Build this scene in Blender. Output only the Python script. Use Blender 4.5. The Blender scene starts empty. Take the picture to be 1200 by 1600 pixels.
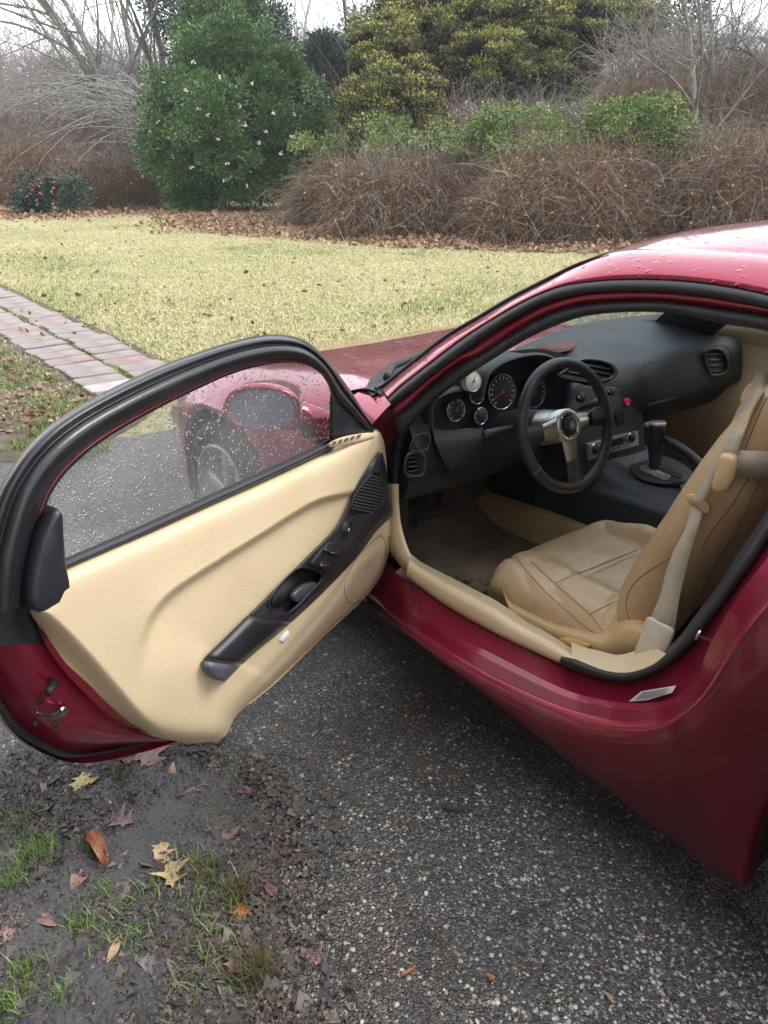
import bpy, math, random
import numpy as np
from mathutils import Vector
random.seed(7); rng = np.random.default_rng(7)
R = math.radians
scene = bpy.context.scene
COL = scene.collection
# ------------------------------------------------------------------ camera
CAM = np.array([-.12, 2.08, 1.50]); YAW = R(-37.5); PIT = R(24.3); FPX = 1260.0
cd = bpy.data.cameras.new('camera'); cam = bpy.data.objects.new('camera', cd); COL.objects.link(cam)
cam.location = CAM; cam.rotation_euler = (R(90) - PIT, 0, YAW - R(90))
cd.sensor_fit = 'VERTICAL'; cd.sensor_height = 36; cd.lens = 36 * FPX / 1600; cd.clip_end = 500; cd.clip_start = .02
scene.camera = cam
# ------------------------------------------------------------------ sky, sun, exposure
SUN_EL, SUN_AZ = R(52), R(-128)        # azimuth of the direction the light comes from, counter-clockwise from +X
wd = bpy.data.worlds.new('World'); scene.world = wd; wd.use_nodes = True
nt = wd.node_tree; nt.nodes.clear()
sky = nt.nodes.new('ShaderNodeTexSky'); sky.sky_type = 'NISHITA'; sky.sun_disc = False
sky.sun_elevation = SUN_EL; sky.sun_rotation = R(90) - SUN_AZ; sky.dust_density = 4; sky.air_density = 1.5
nz = nt.nodes.new('ShaderNodeTexNoise'); nz.inputs['Scale'].default_value = 1.6; nz.inputs['Detail'].default_value = 5
cr = nt.nodes.new('ShaderNodeValToRGB')
cr.color_ramp.elements[0].position = .3; cr.color_ramp.elements[0].color = (9.0, 9.6, 10.6, 1)
cr.color_ramp.elements[1].position = .75; cr.color_ramp.elements[1].color = (12.4, 12.8, 13.4, 1)
mx = nt.nodes.new('ShaderNodeMix'); mx.data_type = 'RGBA'; mx.inputs[0].default_value = .93
bg = nt.nodes.new('ShaderNodeBackground'); bg.inputs['Strength'].default_value = .1
wo = nt.nodes.new('ShaderNodeOutputWorld')
nt.links.new(nz.outputs['Fac'], cr.inputs[0]); nt.links.new(sky.outputs[0], mx.inputs[6]); nt.links.new(cr.outputs[0], mx.inputs[7])
nt.links.new(mx.outputs[2], bg.inputs['Color']); nt.links.new(bg.outputs[0], wo.inputs[0])
sl = bpy.data.lights.new('sun', 'SUN'); sl.energy = 1.5; sl.angle = R(25); sl.color = (1, .97, .92)
so = bpy.data.objects.new('sun', sl); COL.objects.link(so); so.location = (0, 0, 12)
sd = Vector((math.cos(SUN_AZ) * math.cos(SUN_EL), math.sin(SUN_AZ) * math.cos(SUN_EL), math.sin(SUN_EL)))
so.rotation_euler = sd.to_track_quat('Z', 'Y').to_euler()
scene.view_settings.view_transform = 'Standard'; scene.view_settings.look = 'None'
scene.view_settings.exposure = 1.1; scene.view_settings.gamma = 1; scene.view_settings.use_curve_mapping = False
scene.cycles.max_bounces = 8; scene.cycles.transparent_max_bounces = 16

# ------------------------------------------------------------------ maths helpers
_fw = np.array([math.cos(PIT) * math.cos(YAW), math.cos(PIT) * math.sin(YAW), -math.sin(PIT)])
_rt = np.array([math.sin(YAW), -math.cos(YAW), 0.]); _up = np.cross(_rt, _fw)
def ray(px, py): return _fw + _rt * ((px - 600) / FPX) - _up * ((py - 800) / FPX)
def atx(px, py, x): d = ray(px, py); return CAM + d * ((x - CAM[0]) / d[0])
def aty(px, py, y): d = ray(px, py); return CAM + d * ((y - CAM[1]) / d[1])
def atz(px, py, z=0.): d = ray(px, py); return CAM + d * ((z - CAM[2]) / d[2])
def atd(px, py, t): return CAM + ray(px, py) * t
# plane of the opened door: hinge line H, direction DD to the trailing edge, DN towards the cabin side
HG = np.array([1.60, .80, 0.]); DD = np.array([-.356, .934, 0.]); DD /= np.linalg.norm(DD); DN = np.array([-DD[1], DD[0], 0.])
def dp(px, py, h=0.):
    d = ray(px, py); return CAM + d * (((HG + DN * h - CAM) @ DN) / (d @ DN))
def dsz(s, z, h=0.): return HG + DD * s + DN * h + np.array([0, 0, z])
def side(px, py, h=0.):            # the car's left flank: leans in above the belt
    y = .78
    for _ in range(8):
        p = aty(px, py, y + h); y = float(np.interp(p[2], [.2, .5, .8, 1.0, 1.2, 1.3], [.79, .79, .74, .66, .555, .50]))
    return p
def cr_resample(pts, n):
    P = np.array(pts, float)
    if len(P) == 2: return P[0] + (P[1] - P[0]) * np.linspace(0, 1, n)[:, None]
    Q = np.vstack([2 * P[0] - P[1], P, 2 * P[-1] - P[-2]])
    out = []
    for i in range(1, len(Q) - 2):
        p0, p1, p2, p3 = Q[i - 1:i + 3]; t = np.linspace(0, 1, 14, endpoint=False)[:, None]
        out.append(.5 * ((2 * p1) + (p2 - p0) * t + (2 * p0 - 5 * p1 + 4 * p2 - p3) * t ** 2 + (3 * p1 - p0 - 3 * p2 + p3) * t ** 3))
    out = np.vstack(out + [P[-1:]])
    L = np.r_[0, np.cumsum(np.linalg.norm(np.diff(out, axis=0), axis=1))]; s = np.linspace(0, L[-1], n)
    return np.stack([np.interp(s, L, out[:, k]) for k in range(out.shape[1])], 1)
def vnoise(x, y, seed=0):
    xi = np.floor(x).astype(int); yi = np.floor(y).astype(int); fx = x - xi; fy = y - yi
    fx = fx * fx * (3 - 2 * fx); fy = fy * fy * (3 - 2 * fy)
    def h(a, b):
        v = np.sin(a * 127.1 + b * 311.7 + seed * 74.7) * 43758.5453; return v - np.floor(v)
    return (h(xi, yi) * (1 - fx) + h(xi + 1, yi) * fx) * (1 - fy) + (h(xi, yi + 1) * (1 - fx) + h(xi + 1, yi + 1) * fx) * fy
def fbm(x, y, seed=0, o=4):
    s = 0; a = .5
    for k in range(o): s = s + a * vnoise(x * 2 ** k, y * 2 ** k, seed + k); a *= .5
    return s
def pdist(X, Y, poly):             # distance to a polyline and side (+ on its right when walking it, image y down)
    best = np.full(X.shape, 1e9); sg = np.zeros(X.shape); par = np.zeros(X.shape); n = len(poly) - 1
    for i in range(n):
        ax, ay = poly[i]; bx, by = poly[i + 1]; dx, dy = bx - ax, by - ay; L = dx * dx + dy * dy
        t = np.clip(((X - ax) * dx + (Y - ay) * dy) / L, 0, 1); d = np.hypot(X - ax - t * dx, Y - ay - t * dy)
        c = dx * (Y - ay) - dy * (X - ax); m = d < best
        best[m] = d[m]; sg[m] = np.sign(c[m]); par[m] = (i + t[m]) / n
    return best, sg, par
def sm(x, a, b): t = np.clip((x - a) / (b - a), 0, 1); return t * t * (3 - 2 * t)

# ------------------------------------------------------------------ object helpers
WO = {}
def mesh_data(name, V, F, mat, smooth=True):
    me = bpy.data.meshes.new(name); V = np.asarray(V, np.float32)
    if isinstance(F, np.ndarray):
        k = F.shape[1]; me.vertices.add(len(V)); me.vertices.foreach_set('co', V.ravel())
        me.loops.add(F.size); me.loops.foreach_set('vertex_index', F.ravel().astype(np.int32))
        me.polygons.add(len(F)); me.polygons.foreach_set('loop_start', np.arange(len(F), dtype=np.int32) * k)
        me.polygons.foreach_set('loop_total', np.full(len(F), k, np.int32)); me.update(calc_edges=True)
    else:
        me.from_pydata(V.tolist(), [], F); me.update()
    if smooth: me.polygons.foreach_set('use_smooth', np.ones(len(me.polygons), bool))
    if mat: me.materials.append(mat)
    return me
def obj(name, VF, mat, parent=None, smooth=True, origin=None, **props):
    V, F = VF; V = np.asarray(V, float)
    c = np.array(origin, float) if origin is not None else (V.min(0) + V.max(0)) / 2
    if origin is None and parent is None: c[2] = V[:, 2].min()
    o = bpy.data.objects.new(name, mesh_data(name, V - c, F, mat, smooth)); COL.objects.link(o)
    po = WO[parent.name] if parent else np.zeros(3)
    o.location = c - po; WO[o.name] = c
    if parent: o.parent = parent
    for k, v in props.items(): o[k] = v
    return o
def thing(name, label, cat, loc, group=None):
    o = bpy.data.objects.new(name, None); COL.objects.link(o); o.location = loc; WO[o.name] = np.array(loc, float)
    o['label'] = label; o['category'] = cat
    if group: o['group'] = group
    return o
def dup(src, loc, rot=None, scl=None, parent=None):
    o = src.copy(); COL.objects.link(o); o.location = loc; WO[o.name] = np.array(loc, float)
    if rot is not None: o.rotation_euler = rot
    if scl is not None: o.scale = scl
    if parent: o.parent = parent; o.location = np.array(loc) - WO[parent.name]
    return o
def merge(*parts):
    Vs, Fs, n = [], [], 0
    for V, F in parts:
        V = np.asarray(V, float); Vs.append(V); Fs += [tuple(int(i) + n for i in f) for f in F]; n += len(V)
    return np.vstack(Vs), Fs
def grid(G, cu=False, cv=False):   # G: (rows, cols, 3)
    r, c, _ = G.shape; F = []
    i = np.arange(r if cu else r - 1); j = np.arange(c if cv else c - 1); I, J = np.meshgrid(i, j, indexing='ij'); I2 = (I + 1) % r; J2 = (J + 1) % c
    F = np.stack([I * c + J, I * c + J2, I2 * c + J2, I2 * c + J], -1).reshape(-1, 4)
    return G.reshape(-1, 3), F
def loft(rows, n=40, sub=1):       # rows of 3-D polylines
    G = np.stack([cr_resample(r, n) for r in rows])
    if sub > 1:
        G = np.stack([cr_resample(G[:, k], len(rows) * sub) for k in range(n)], 1)
    return grid(G)
def band(a, b, prof, surf, n=60):  # strip between two picture-traced curves, raised by prof=[(t,h)] off surf
    A = cr_resample(a, n); B = cr_resample(b, n)
    G = np.array([[surf(*(A[k] + (B[k] - A[k]) * t), h) for k in range(n)] for t, h in prof])
    return grid(G)
def tube(path, r, k=8, n=None, caps=True):
    P = cr_resample(path, n) if n else np.array(path, float); n = len(P)
    rr = np.interp(np.linspace(0, 1, n), np.linspace(0, 1, len(r)), r) if hasattr(r, '__len__') else np.full(n, r)
    T = np.gradient(P, axis=0); T /= np.linalg.norm(T, axis=1)[:, None] + 1e-9
    u = np.cross(T[0], [0, 0, 1.]);
    if np.linalg.norm(u) < .1: u = np.cross(T[0], [0, 1., 0])
    G = np.zeros((n, k, 3)); a = np.linspace(0, 2 * math.pi, k, endpoint=False)
    for i in range(n):
        u = u - T[i] * (u @ T[i]); u /= np.linalg.norm(u) + 1e-9; w = np.cross(T[i], u)
        G[i] = P[i] + rr[i] * (np.cos(a)[:, None] * u + np.sin(a)[:, None] * w)
    V, F = grid(G, cv=True); F = [tuple(f) for f in F.tolist()]
    if caps: F += [tuple(range(k))[::-1], tuple(range((n - 1) * k, n * k))]
    return V, F
def ribbon(path, wdir, w, th=.002, n=30):   # strap: width vector per path
    P = cr_resample(path, n); Wd = cr_resample(wdir, n) if np.ndim(wdir) > 1 else np.tile(np.array(wdir, float), (n, 1))
    Wd = Wd / np.linalg.norm(Wd, axis=1)[:, None]; T = np.gradient(P, axis=0); N = np.cross(T, Wd); N /= np.linalg.norm(N, axis=1)[:, None]
    ww = np.interp(np.linspace(0, 1, n), np.linspace(0, 1, len(w)), w) if hasattr(w, '__len__') else np.full(n, w)
    ww = ww[:, None]
    G = np.stack([P - Wd * ww / 2, P - Wd * ww / 2 + N * th, P + Wd * ww / 2 + N * th, P + Wd * ww / 2], 1)
    return grid(G, cv=True)
def prism(poly3, nrm, th, bev=0.): # polygon in 3-D thickened along nrm, front edge bevelled
    P = np.array(poly3, float); n = len(P); nrm = np.array(nrm, float) / np.linalg.norm(nrm); c = P.mean(0)
    rings = [P, P + nrm * (th - bev)]
    if bev:
        d = c - P; d /= np.linalg.norm(d, axis=1)[:, None] + 1e-9
        rings += [P + nrm * (th - bev * .3) + d * bev * .35, P + nrm * th + d * bev]
    G = np.stack(rings); V, F = grid(G, cv=True); F = [tuple(f) for f in F.tolist()]; m = len(rings)
    F += [tuple(range(n))[::-1], tuple(range((m - 1) * n, m * n))]
    return V, F
def rpoly(pts, n=40):               # smooth closed outline through points
    P = list(pts) + [pts[0]]; P = np.array(P, float); Q = np.vstack([P[-2], P, P[1]]); out = []
    for i in range(1, len(Q) - 2):
        p0, p1, p2, p3 = Q[i - 1:i + 3]; t = np.linspace(0, 1, 12, endpoint=False)[:, None]
        out.append(.5 * ((2 * p1) + (p2 - p0) * t + (2 * p0 - 5 * p1 + 4 * p2 - p3) * t ** 2 + (3 * p1 - p0 - 3 * p2 + p3) * t ** 3))
    out = np.vstack(out); L = np.r_[0, np.cumsum(np.linalg.norm(np.diff(np.vstack([out, out[:1]]), axis=0), axis=1))]
    o2 = np.vstack([out, out[:1]]); s = np.linspace(0, L[-1], n, endpoint=False)
    return np.stack([np.interp(s, L, o2[:, k]) for k in range(o2.shape[1])], 1)
def frame(nrm, up=(0, 0, 1)):
    w = np.array(nrm, float); w /= np.linalg.norm(w); u = np.cross(np.array(up, float), w); u /= np.linalg.norm(u); return u, np.cross(w, u), w
def disc(c, nrm, r, th=.01, k=32, prof=None):  # lathe about nrm; prof=[(radius factor, height)]
    u, v, w = frame(nrm); a = np.linspace(0, 2 * math.pi, k, endpoint=False)
    prof = prof or [(1, 0), (1, th * .8), (.95, th), (.01, th)]
    G = np.stack([np.array(c) + w * h + (np.cos(a)[:, None] * u + np.sin(a)[:, None] * v) * r * f for f, h in prof])
    return grid(G, cv=True)
def torus(c, nrm, R_, r, k=48, m=12, tw=0, a0=0, a1=2 * math.pi, fl=1.):
    u, v, w = frame(nrm); full = abs(a1 - a0 - 2 * math.pi) < 1e-6
    a = np.linspace(a0, a1, k, endpoint=not full); b = np.linspace(0, 2 * math.pi, m, endpoint=False)
    rad = np.cos(a)[:, None] * u + np.sin(a)[:, None] * v
    G = np.array(c) + rad[:, None] * (R_ + r * np.cos(b))[None, :, None] + w * (r * fl * np.sin(b))[None, :, None]
    return grid(G, cu=full, cv=True)
def box(c, sx, sy, sz, U=(1, 0, 0), V_=(0, 1, 0), W=(0, 0, 1), b=.0):
    c = np.array(c, float); U, V_, W = [np.array(q, float) for q in (U, V_, W)]
    ring = []
    pr = [(-.5, 1 - 0)] if not b else None
    if not b:
        V = [c + U * sx * i + V_ * sy * j + W * sz * k for k in (-.5, .5) for i, j in ((-.5, -.5), (.5, -.5), (.5, .5), (-.5, .5))]
        return np.array(V), [(3, 2, 1, 0), (4, 5, 6, 7), (0, 1, 5, 4), (1, 2, 6, 5), (2, 3, 7, 6), (3, 0, 4, 7)]
    out = []
    for wz, ins in ((-sz / 2, b), (-sz / 2 + b, 0), (sz / 2 - b, 0), (sz / 2, b)):
        x, y = sx / 2 - ins, sy / 2 - ins; q = b * .8
        out.append([c + U * i + V_ * j + W * wz for i, j in ((-x + q, -y), (x - q, -y), (x, -y + q), (x, y - q), (x - q, y), (-x + q, y), (-x, y - q), (-x, -y + q))])
    G = np.array(out); V, F = grid(G, cv=True); F = [tuple(f) for f in F.tolist()] + [tuple(range(8))[::-1], tuple(range(24, 32))]
    return V, F

# ------------------------------------------------------------------ materials
def M(name, c1, c2=None, ns=8., rough=.5, bump=0., bs=60., metal=0., coat=0., spec=.5, det=4., island=None, rv=0., ctr=(.35, .65), detb=3., sheen=0.):
    m = bpy.data.materials.new(name); m.use_nodes = True; t = m.node_tree; b = t.nodes['Principled BSDF']
    N = lambda k: t.nodes.new(k); L = t.links.new
    b.inputs['Roughness'].default_value = rough; b.inputs['Metallic'].default_value = metal
    b.inputs['Coat Weight'].default_value = coat; b.inputs['Coat Roughness'].default_value = .05
    b.inputs['Specular IOR Level'].default_value = spec; b.inputs['Base Color'].default_value = (*c1, 1)
    if sheen: b.inputs['Sheen Weight'].default_value = sheen
    tc = N('ShaderNodeTexCoord'); src = None
    if c2 is not None:
        if island:
            g = N('ShaderNodeNewGeometry'); src = g.outputs['Random Per Island']
            cr = N('ShaderNodeValToRGB'); L(src, cr.inputs[0]); cols = [c1, c2] + list(island if island is not True else [])
            e = cr.color_ramp.elements; e[0].color = (*cols[0], 1); e[1].color = (*cols[-1], 1)
            for i, c in enumerate(cols[1:-1]): x = e.new((i + 1) / (len(cols) - 1)); x.color = (*c, 1)
        else:
            n = N('ShaderNodeTexNoise'); n.inputs['Scale'].default_value = ns; n.inputs['Detail'].default_value = det
            L(tc.outputs['Object'], n.inputs['Vector']); src = n.outputs['Fac']
            cr = N('ShaderNodeValToRGB'); L(src, cr.inputs[0]); e = cr.color_ramp.elements
            e[0].position, e[1].position = ctr; e[0].color = (*c1, 1); e[1].color = (*c2, 1)
            if rv:
                mr = N('ShaderNodeMapRange'); L(src, mr.inputs[0]); mr.inputs[1].default_value = .3; mr.inputs[2].default_value = .7
                mr.inputs[3].default_value = rough - rv; mr.inputs[4].default_value = rough + rv; L(mr.outputs[0], b.inputs['Roughness'])
        L(cr.outputs[0], b.inputs['Base Color'])
    if bump:
        n2 = N('ShaderNodeTexNoise'); n2.inputs['Scale'].default_value = bs; n2.inputs['Detail'].default_value = detb
        L(tc.outputs['Object'], n2.inputs['Vector']); bn = N('ShaderNodeBump'); bn.inputs['Strength'].default_value = bump; bn.inputs['Distance'].default_value = .01
        L(n2.outputs['Fac'], bn.inputs['Height']); L(bn.outputs[0], b.inputs['Normal'])
    return m
def paint(name, col, drops=True, dirt=.22, rough=.25, coat=1.):
    m = bpy.data.materials.new(name); m.use_nodes = True; t = m.node_tree; b = t.nodes['Principled BSDF']; N = lambda k: t.nodes.new(k); L = t.links.new
    b.inputs['Metallic'].default_value = .62; b.inputs['Roughness'].default_value = rough
    b.inputs['Coat Weight'].default_value = coat; b.inputs['Coat IOR'].default_value = 1.48; b.inputs['Coat Roughness'].default_value = .07
    tc = N('ShaderNodeTexCoord'); n = N('ShaderNodeTexNoise'); n.inputs['Scale'].default_value = 6; n.inputs['Detail'].default_value = 8; n.inputs['Roughness'].default_value = .65
    L(tc.outputs['Object'], n.inputs['Vector'])
    r = N('ShaderNodeValToRGB'); L(n.outputs['Fac'], r.inputs[0]); e = r.color_ramp.elements; e[0].position = .5; e[1].position = .8; e[0].color = (0, 0, 0, 1); e[1].color = (1, 1, 1, 1)
    mm = N('ShaderNodeMath'); mm.operation = 'MULTIPLY'; mm.inputs[1].default_value = dirt; L(r.outputs[0], mm.inputs[0])
    mx = N('ShaderNodeMix'); mx.data_type = 'RGBA'; L(mm.outputs[0], mx.inputs[0]); mx.inputs[6].default_value = (*col, 1); mx.inputs[7].default_value = (.20, .12, .11, 1)
    L(mx.outputs[2], b.inputs['Base Color'])
    m2 = N('ShaderNodeMath'); m2.operation = 'MULTIPLY_ADD'; m2.inputs[1].default_value = .5; m2.inputs[2].default_value = rough; L(mm.outputs[0], m2.inputs[0]); L(m2.outputs[0], b.inputs['Roughness'])
    if drops:
        v = N('ShaderNodeTexVoronoi'); v.inputs['Scale'].default_value = 62; v.inputs['Randomness'].default_value = 1; L(tc.outputs['Object'], v.inputs['Vector'])
        g = N('ShaderNodeTexNoise'); g.inputs['Scale'].default_value = 25; L(tc.outputs['Object'], g.inputs['Vector'])
        w = N('ShaderNodeSeparateColor'); L(v.outputs['Color'], w.inputs[0])
        th = N('ShaderNodeMapRange'); L(w.outputs[0], th.inputs[0]); th.inputs[1].default_value = .35; th.inputs[2].default_value = 1; th.inputs[3].default_value = 0.; th.inputs[4].default_value = .42
        s = N('ShaderNodeMath'); s.operation = 'SUBTRACT'; L(th.outputs[0], s.inputs[0]); L(v.outputs['Distance'], s.inputs[1])
        mxx = N('ShaderNodeMath'); mxx.operation = 'MAXIMUM'; L(s.outputs[0], mxx.inputs[0]); mxx.inputs[1].default_value = 0
        sq = N('ShaderNodeMath'); sq.operation = 'SQRT'; L(mxx.outputs[0], sq.inputs[0])
        bn = N('ShaderNodeBump'); bn.inputs['Strength'].default_value = 1.0; bn.inputs['Distance'].default_value = .004; L(sq.outputs[0], bn.inputs['Height'])
        L(bn.outputs[0], b.inputs['Normal']); L(bn.outputs[0], b.inputs['Coat Normal'])
    return m
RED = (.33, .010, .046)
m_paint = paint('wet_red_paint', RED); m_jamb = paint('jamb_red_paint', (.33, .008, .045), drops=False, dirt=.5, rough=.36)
m_dusty = paint('dusty_red_paint', (.16, .006, .022), drops=False, dirt=.45, rough=.45)
m_rub = M('black_rubber', (.012, .013, .015), (.022, .023, .026), ns=12, rough=.42, bump=.25, bs=300, rv=.08)
m_rub2 = M('glossy_wet_rubber', (.010, .011, .013), (.018, .019, .022), ns=7, rough=.27, bump=.06, bs=220)
m_vin = M('dash_vinyl', (.013, .016, .021), (.021, .025, .031), ns=5, rough=.55, bump=.35, bs=700)
m_vin2 = M('console_plastic', (.018, .022, .029), (.028, .033, .042), ns=4, rough=.38, bump=.3, bs=800)
m_dark = M('matt_black_plastic', (.008, .008, .009), rough=.6)
m_arm = M('armrest_plastic', (.013, .014, .018), (.021, .023, .029), ns=9, rough=.33, bump=.15, bs=500)
m_tan = M('beige_door_vinyl', (.50, .38, .225), (.65, .515, .33), ns=2.2, rough=.47, bump=.28, bs=420, det=9, ctr=(.22, .46))
m_tanp = M('beige_plastic', (.56, .38, .19), (.62, .44, .24), ns=4, rough=.45)
m_lea = M('worn_tan_leather', (.47, .325, .185), (.57, .425, .27), ns=3.5, rough=.27, bump=.16, bs=130, det=8, detb=8, rv=.05, ctr=(.3, .7))
m_lea2 = M('tan_leather_side', (.43, .29, .155), (.51, .36, .205), ns=5, rough=.34, bump=.18, bs=150, det=6, detb=6)
m_sill = M('beige_sill_plastic', (.60, .455, .275), (.68, .53, .34), ns=5, rough=.5)
m_belt = M('beige_webbing', (.42, .36, .26), (.50, .43, .32), ns=30, rough=.8, bump=.4, bs=900)
m_carp = M('brown_carpet', (.075, .045, .024), (.13, .08, .045), ns=14, rough=.95, bump=.8, bs=400, sheen=.3)
m_mat = M('dirty_floor_mat', (.09, .07, .045), (.20, .155, .10), ns=9, rough=.9, bump=.7, bs=120, det=8)
m_alu = M('brushed_aluminium', (.50, .52, .48), rough=.32, metal=1., bump=.08, bs=300)
m_chr = M('chrome', (.55, .55, .57), rough=.18, metal=1.)
m_silver = M('silver_plastic', (.45, .45, .46), rough=.3, metal=.6)
m_white = M('white_label', (.72, .72, .70), rough=.6)
m_ink = M('grey_print', (.38, .39, .42), rough=.7)
m_redp = M('red_plastic', (.65, .03, .07), rough=.35)
m_needle = M("orange_needle", (.30, .04, .02), rough=.5)
m_dial = M('dial_face', (.012, .012, .013), rough=.5)
m_dialw = M('pale_dial_face', (.55, .56, .54), rough=.4)
m_lea_w = M('leather_wheel_rim', (.007, .008, .010), (.013, .014, .016), ns=20, rough=.28, bump=.3, bs=500)
m_stitch = M('dark_stitching', (.17, .10, .05), rough=.9)
m_mirror = M('mirror_glass', (.22, .29, .37), rough=.4, metal=.7)
m_wheel = M('alloy_wheel_silver', (.42, .41, .40), (.5, .49, .48), ns=9, rough=.4, metal=.7)
m_tyre = M('tyre_rubber', (.018, .018, .019), rough=.8, bump=.5, bs=80)
def glass(name, tint, haze, op):
    m = bpy.data.materials.new(name); m.use_nodes = True; t = m.node_tree; t.nodes.clear(); N = lambda k: t.nodes.new(k); L = t.links.new
    o = N('ShaderNodeOutputMaterial'); tr = N('ShaderNodeBsdfTransparent'); tr.inputs[0].default_value = (*tint, 1)
    gl = N('ShaderNodeBsdfGlossy'); gl.inputs['Roughness'].default_value = .03; df = N('ShaderNodeBsdfDiffuse'); df.inputs[0].default_value = (*haze, 1)
    tc = N('ShaderNodeTexCoord'); n = N('ShaderNodeTexNoise'); n.inputs['Scale'].default_value = 5; n.inputs['Detail'].default_value = 6; L(tc.outputs['Object'], n.inputs['Vector'])
    mr = N('ShaderNodeMapRange'); L(n.outputs['Fac'], mr.inputs[0]); mr.inputs[1].default_value = .3; mr.inputs[2].default_value = .75; mr.inputs[3].default_value = op * .6; mr.inputs[4].default_value = op * 1.4
    m1 = N('ShaderNodeMixShader'); L(mr.outputs[0], m1.inputs[0]); L(tr.outputs[0], m1.inputs[1]); L(df.outputs[0], m1.inputs[2])
    lw = N('ShaderNodeLayerWeight'); pw = N('ShaderNodeMath'); pw.operation = 'POWER'; L(lw.outputs['Facing'], pw.inputs[0]); pw.inputs[1].default_value = 5
    ma = N('ShaderNodeMath'); ma.operation = 'MULTIPLY_ADD'; L(pw.outputs[0], ma.inputs[0]); ma.inputs[1].default_value = .9; ma.inputs[2].default_value = .05
    m2 = N('ShaderNodeMixShader'); L(ma.outputs[0], m2.inputs[0]); L(m1.outputs[0], m2.inputs[1]); L(gl.outputs[0], m2.inputs[2])
    L(m2.outputs[0], o.inputs[0]); return m
m_glass = glass('wet_window_glass', (.84, .86, .87), (.6, .58, .58), .17)
m_wind = glass('windscreen_glass', (.75, .8, .8), (.5, .5, .5), .03)
m_drop = bpy.data.materials.new('water_drop'); m_drop.use_nodes = True
_b = m_drop.node_tree.nodes['Principled BSDF']; _b.inputs['Transmission Weight'].default_value = 1; _b.inputs['Roughness'].default_value = .02; _b.inputs['IOR'].default_value = 1.33; _b.inputs['Base Color'].default_value = (1, 1, 1, 1)

# ================================================================== GROUND
def gp(px, py): p = atz(px, py, 0.); return p
# asphalt with pale aggregate
def asphalt_mat():
    m = bpy.data.materials.new('wet_asphalt'); m.use_nodes = True; t = m.node_tree; b = t.nodes['Principled BSDF']; N = lambda k: t.nodes.new(k); L = t.links.new
    tc = N('ShaderNodeTexCoord'); co = tc.outputs['Object']
    v = N('ShaderNodeTexVoronoi'); v.inputs['Scale'].default_value = 210; L(co, v.inputs['Vector'])
    v2 = N('ShaderNodeTexVoronoi'); v2.inputs['Scale'].default_value = 68; L(co, v2.inputs['Vector'])
    sc = N('ShaderNodeSeparateColor'); L(v.outputs['Color'], sc.inputs[0]); sc2 = N('ShaderNodeSeparateColor'); L(v2.outputs['Color'], sc2.inputs[0])
    r = N('ShaderNodeValToRGB'); L(sc.outputs[0], r.inputs[0]); e = r.color_ramp.elements; e[0].position = 0; e[0].color = (.022, .022, .024, 1); e[1].position = 1; e[1].color = (.36, .33, .28, 1)
    x = e.new(.4); x.color = (.05, .05, .051, 1); x = e.new(.8); x.color = (.095, .092, .09, 1); x = e.new(.93); x.color = (.17, .16, .145, 1)
    r2 = N('ShaderNodeValToRGB'); r2.color_ramp.interpolation = 'CONSTANT'; L(sc2.outputs[1], r2.inputs[0]); e = r2.color_ramp.elements; e[0].color = (0, 0, 0, 1); e[1].position = .955; e[1].color = (1, 1, 1, 1)
    dd = N('ShaderNodeMath'); dd.operation = 'LESS_THAN'; L(v2.outputs['Distance'], dd.inputs[0]); dd.inputs[1].default_value = .36
    mu = N('ShaderNodeMath'); mu.operation = 'MULTIPLY'; L(r2.outputs[0], mu.inputs[0]); L(dd.outputs[0], mu.inputs[1])
    mx = N('ShaderNodeMix'); mx.data_type = 'RGBA'; L(mu.outputs[0], mx.inputs[0]); L(r.outputs[0], mx.inputs[6]); mx.inputs[7].default_value = (.42, .39, .33, 1)
    n = N('ShaderNodeTexNoise'); n.inputs['Scale'].default_value = 1.7; n.inputs['Detail'].default_value = 7; L(co, n.inputs['Vector'])
    r3 = N('ShaderNodeValToRGB'); L(n.outputs['Fac'], r3.inputs[0]); e = r3.color_ramp.elements; e[0].position = .42; e[0].color = (1, 1, 1, 1); e[1].position = .68; e[1].color = (.62, .50, .40, 1)
    m3 = N('ShaderNodeMix'); m3.data_type = 'RGBA'; m3.blend_type = 'MULTIPLY'; m3.inputs[0].default_value = 1; L(mx.outputs[2], m3.inputs[6]); L(r3.outputs[0], m3.inputs[7])
    L(m3.outputs[2], b.inputs['Base Color'])
    n4 = N('ShaderNodeTexNoise'); n4.inputs['Scale'].default_value = 2.4; n4.inputs['Detail'].default_value = 5; L(co, n4.inputs['Vector'])
    mr = N('ShaderNodeMapRange'); L(n4.outputs['Fac'], mr.inputs[0]); mr.inputs[1].default_value = .35; mr.inputs[2].default_value = .65; mr.inputs[3].default_value = .20; mr.inputs[4].default_value = .52; L(mr.outputs[0], b.inputs['Roughness'])
    bn = N('ShaderNodeBump'); bn.inputs['Strength'].default_value = .8; bn.inputs['Distance'].default_value = .004; L(v.outputs['Distance'], bn.inputs['Height']); bn.invert = True
    L(bn.outputs[0], b.inputs['Normal']); return m
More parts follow.
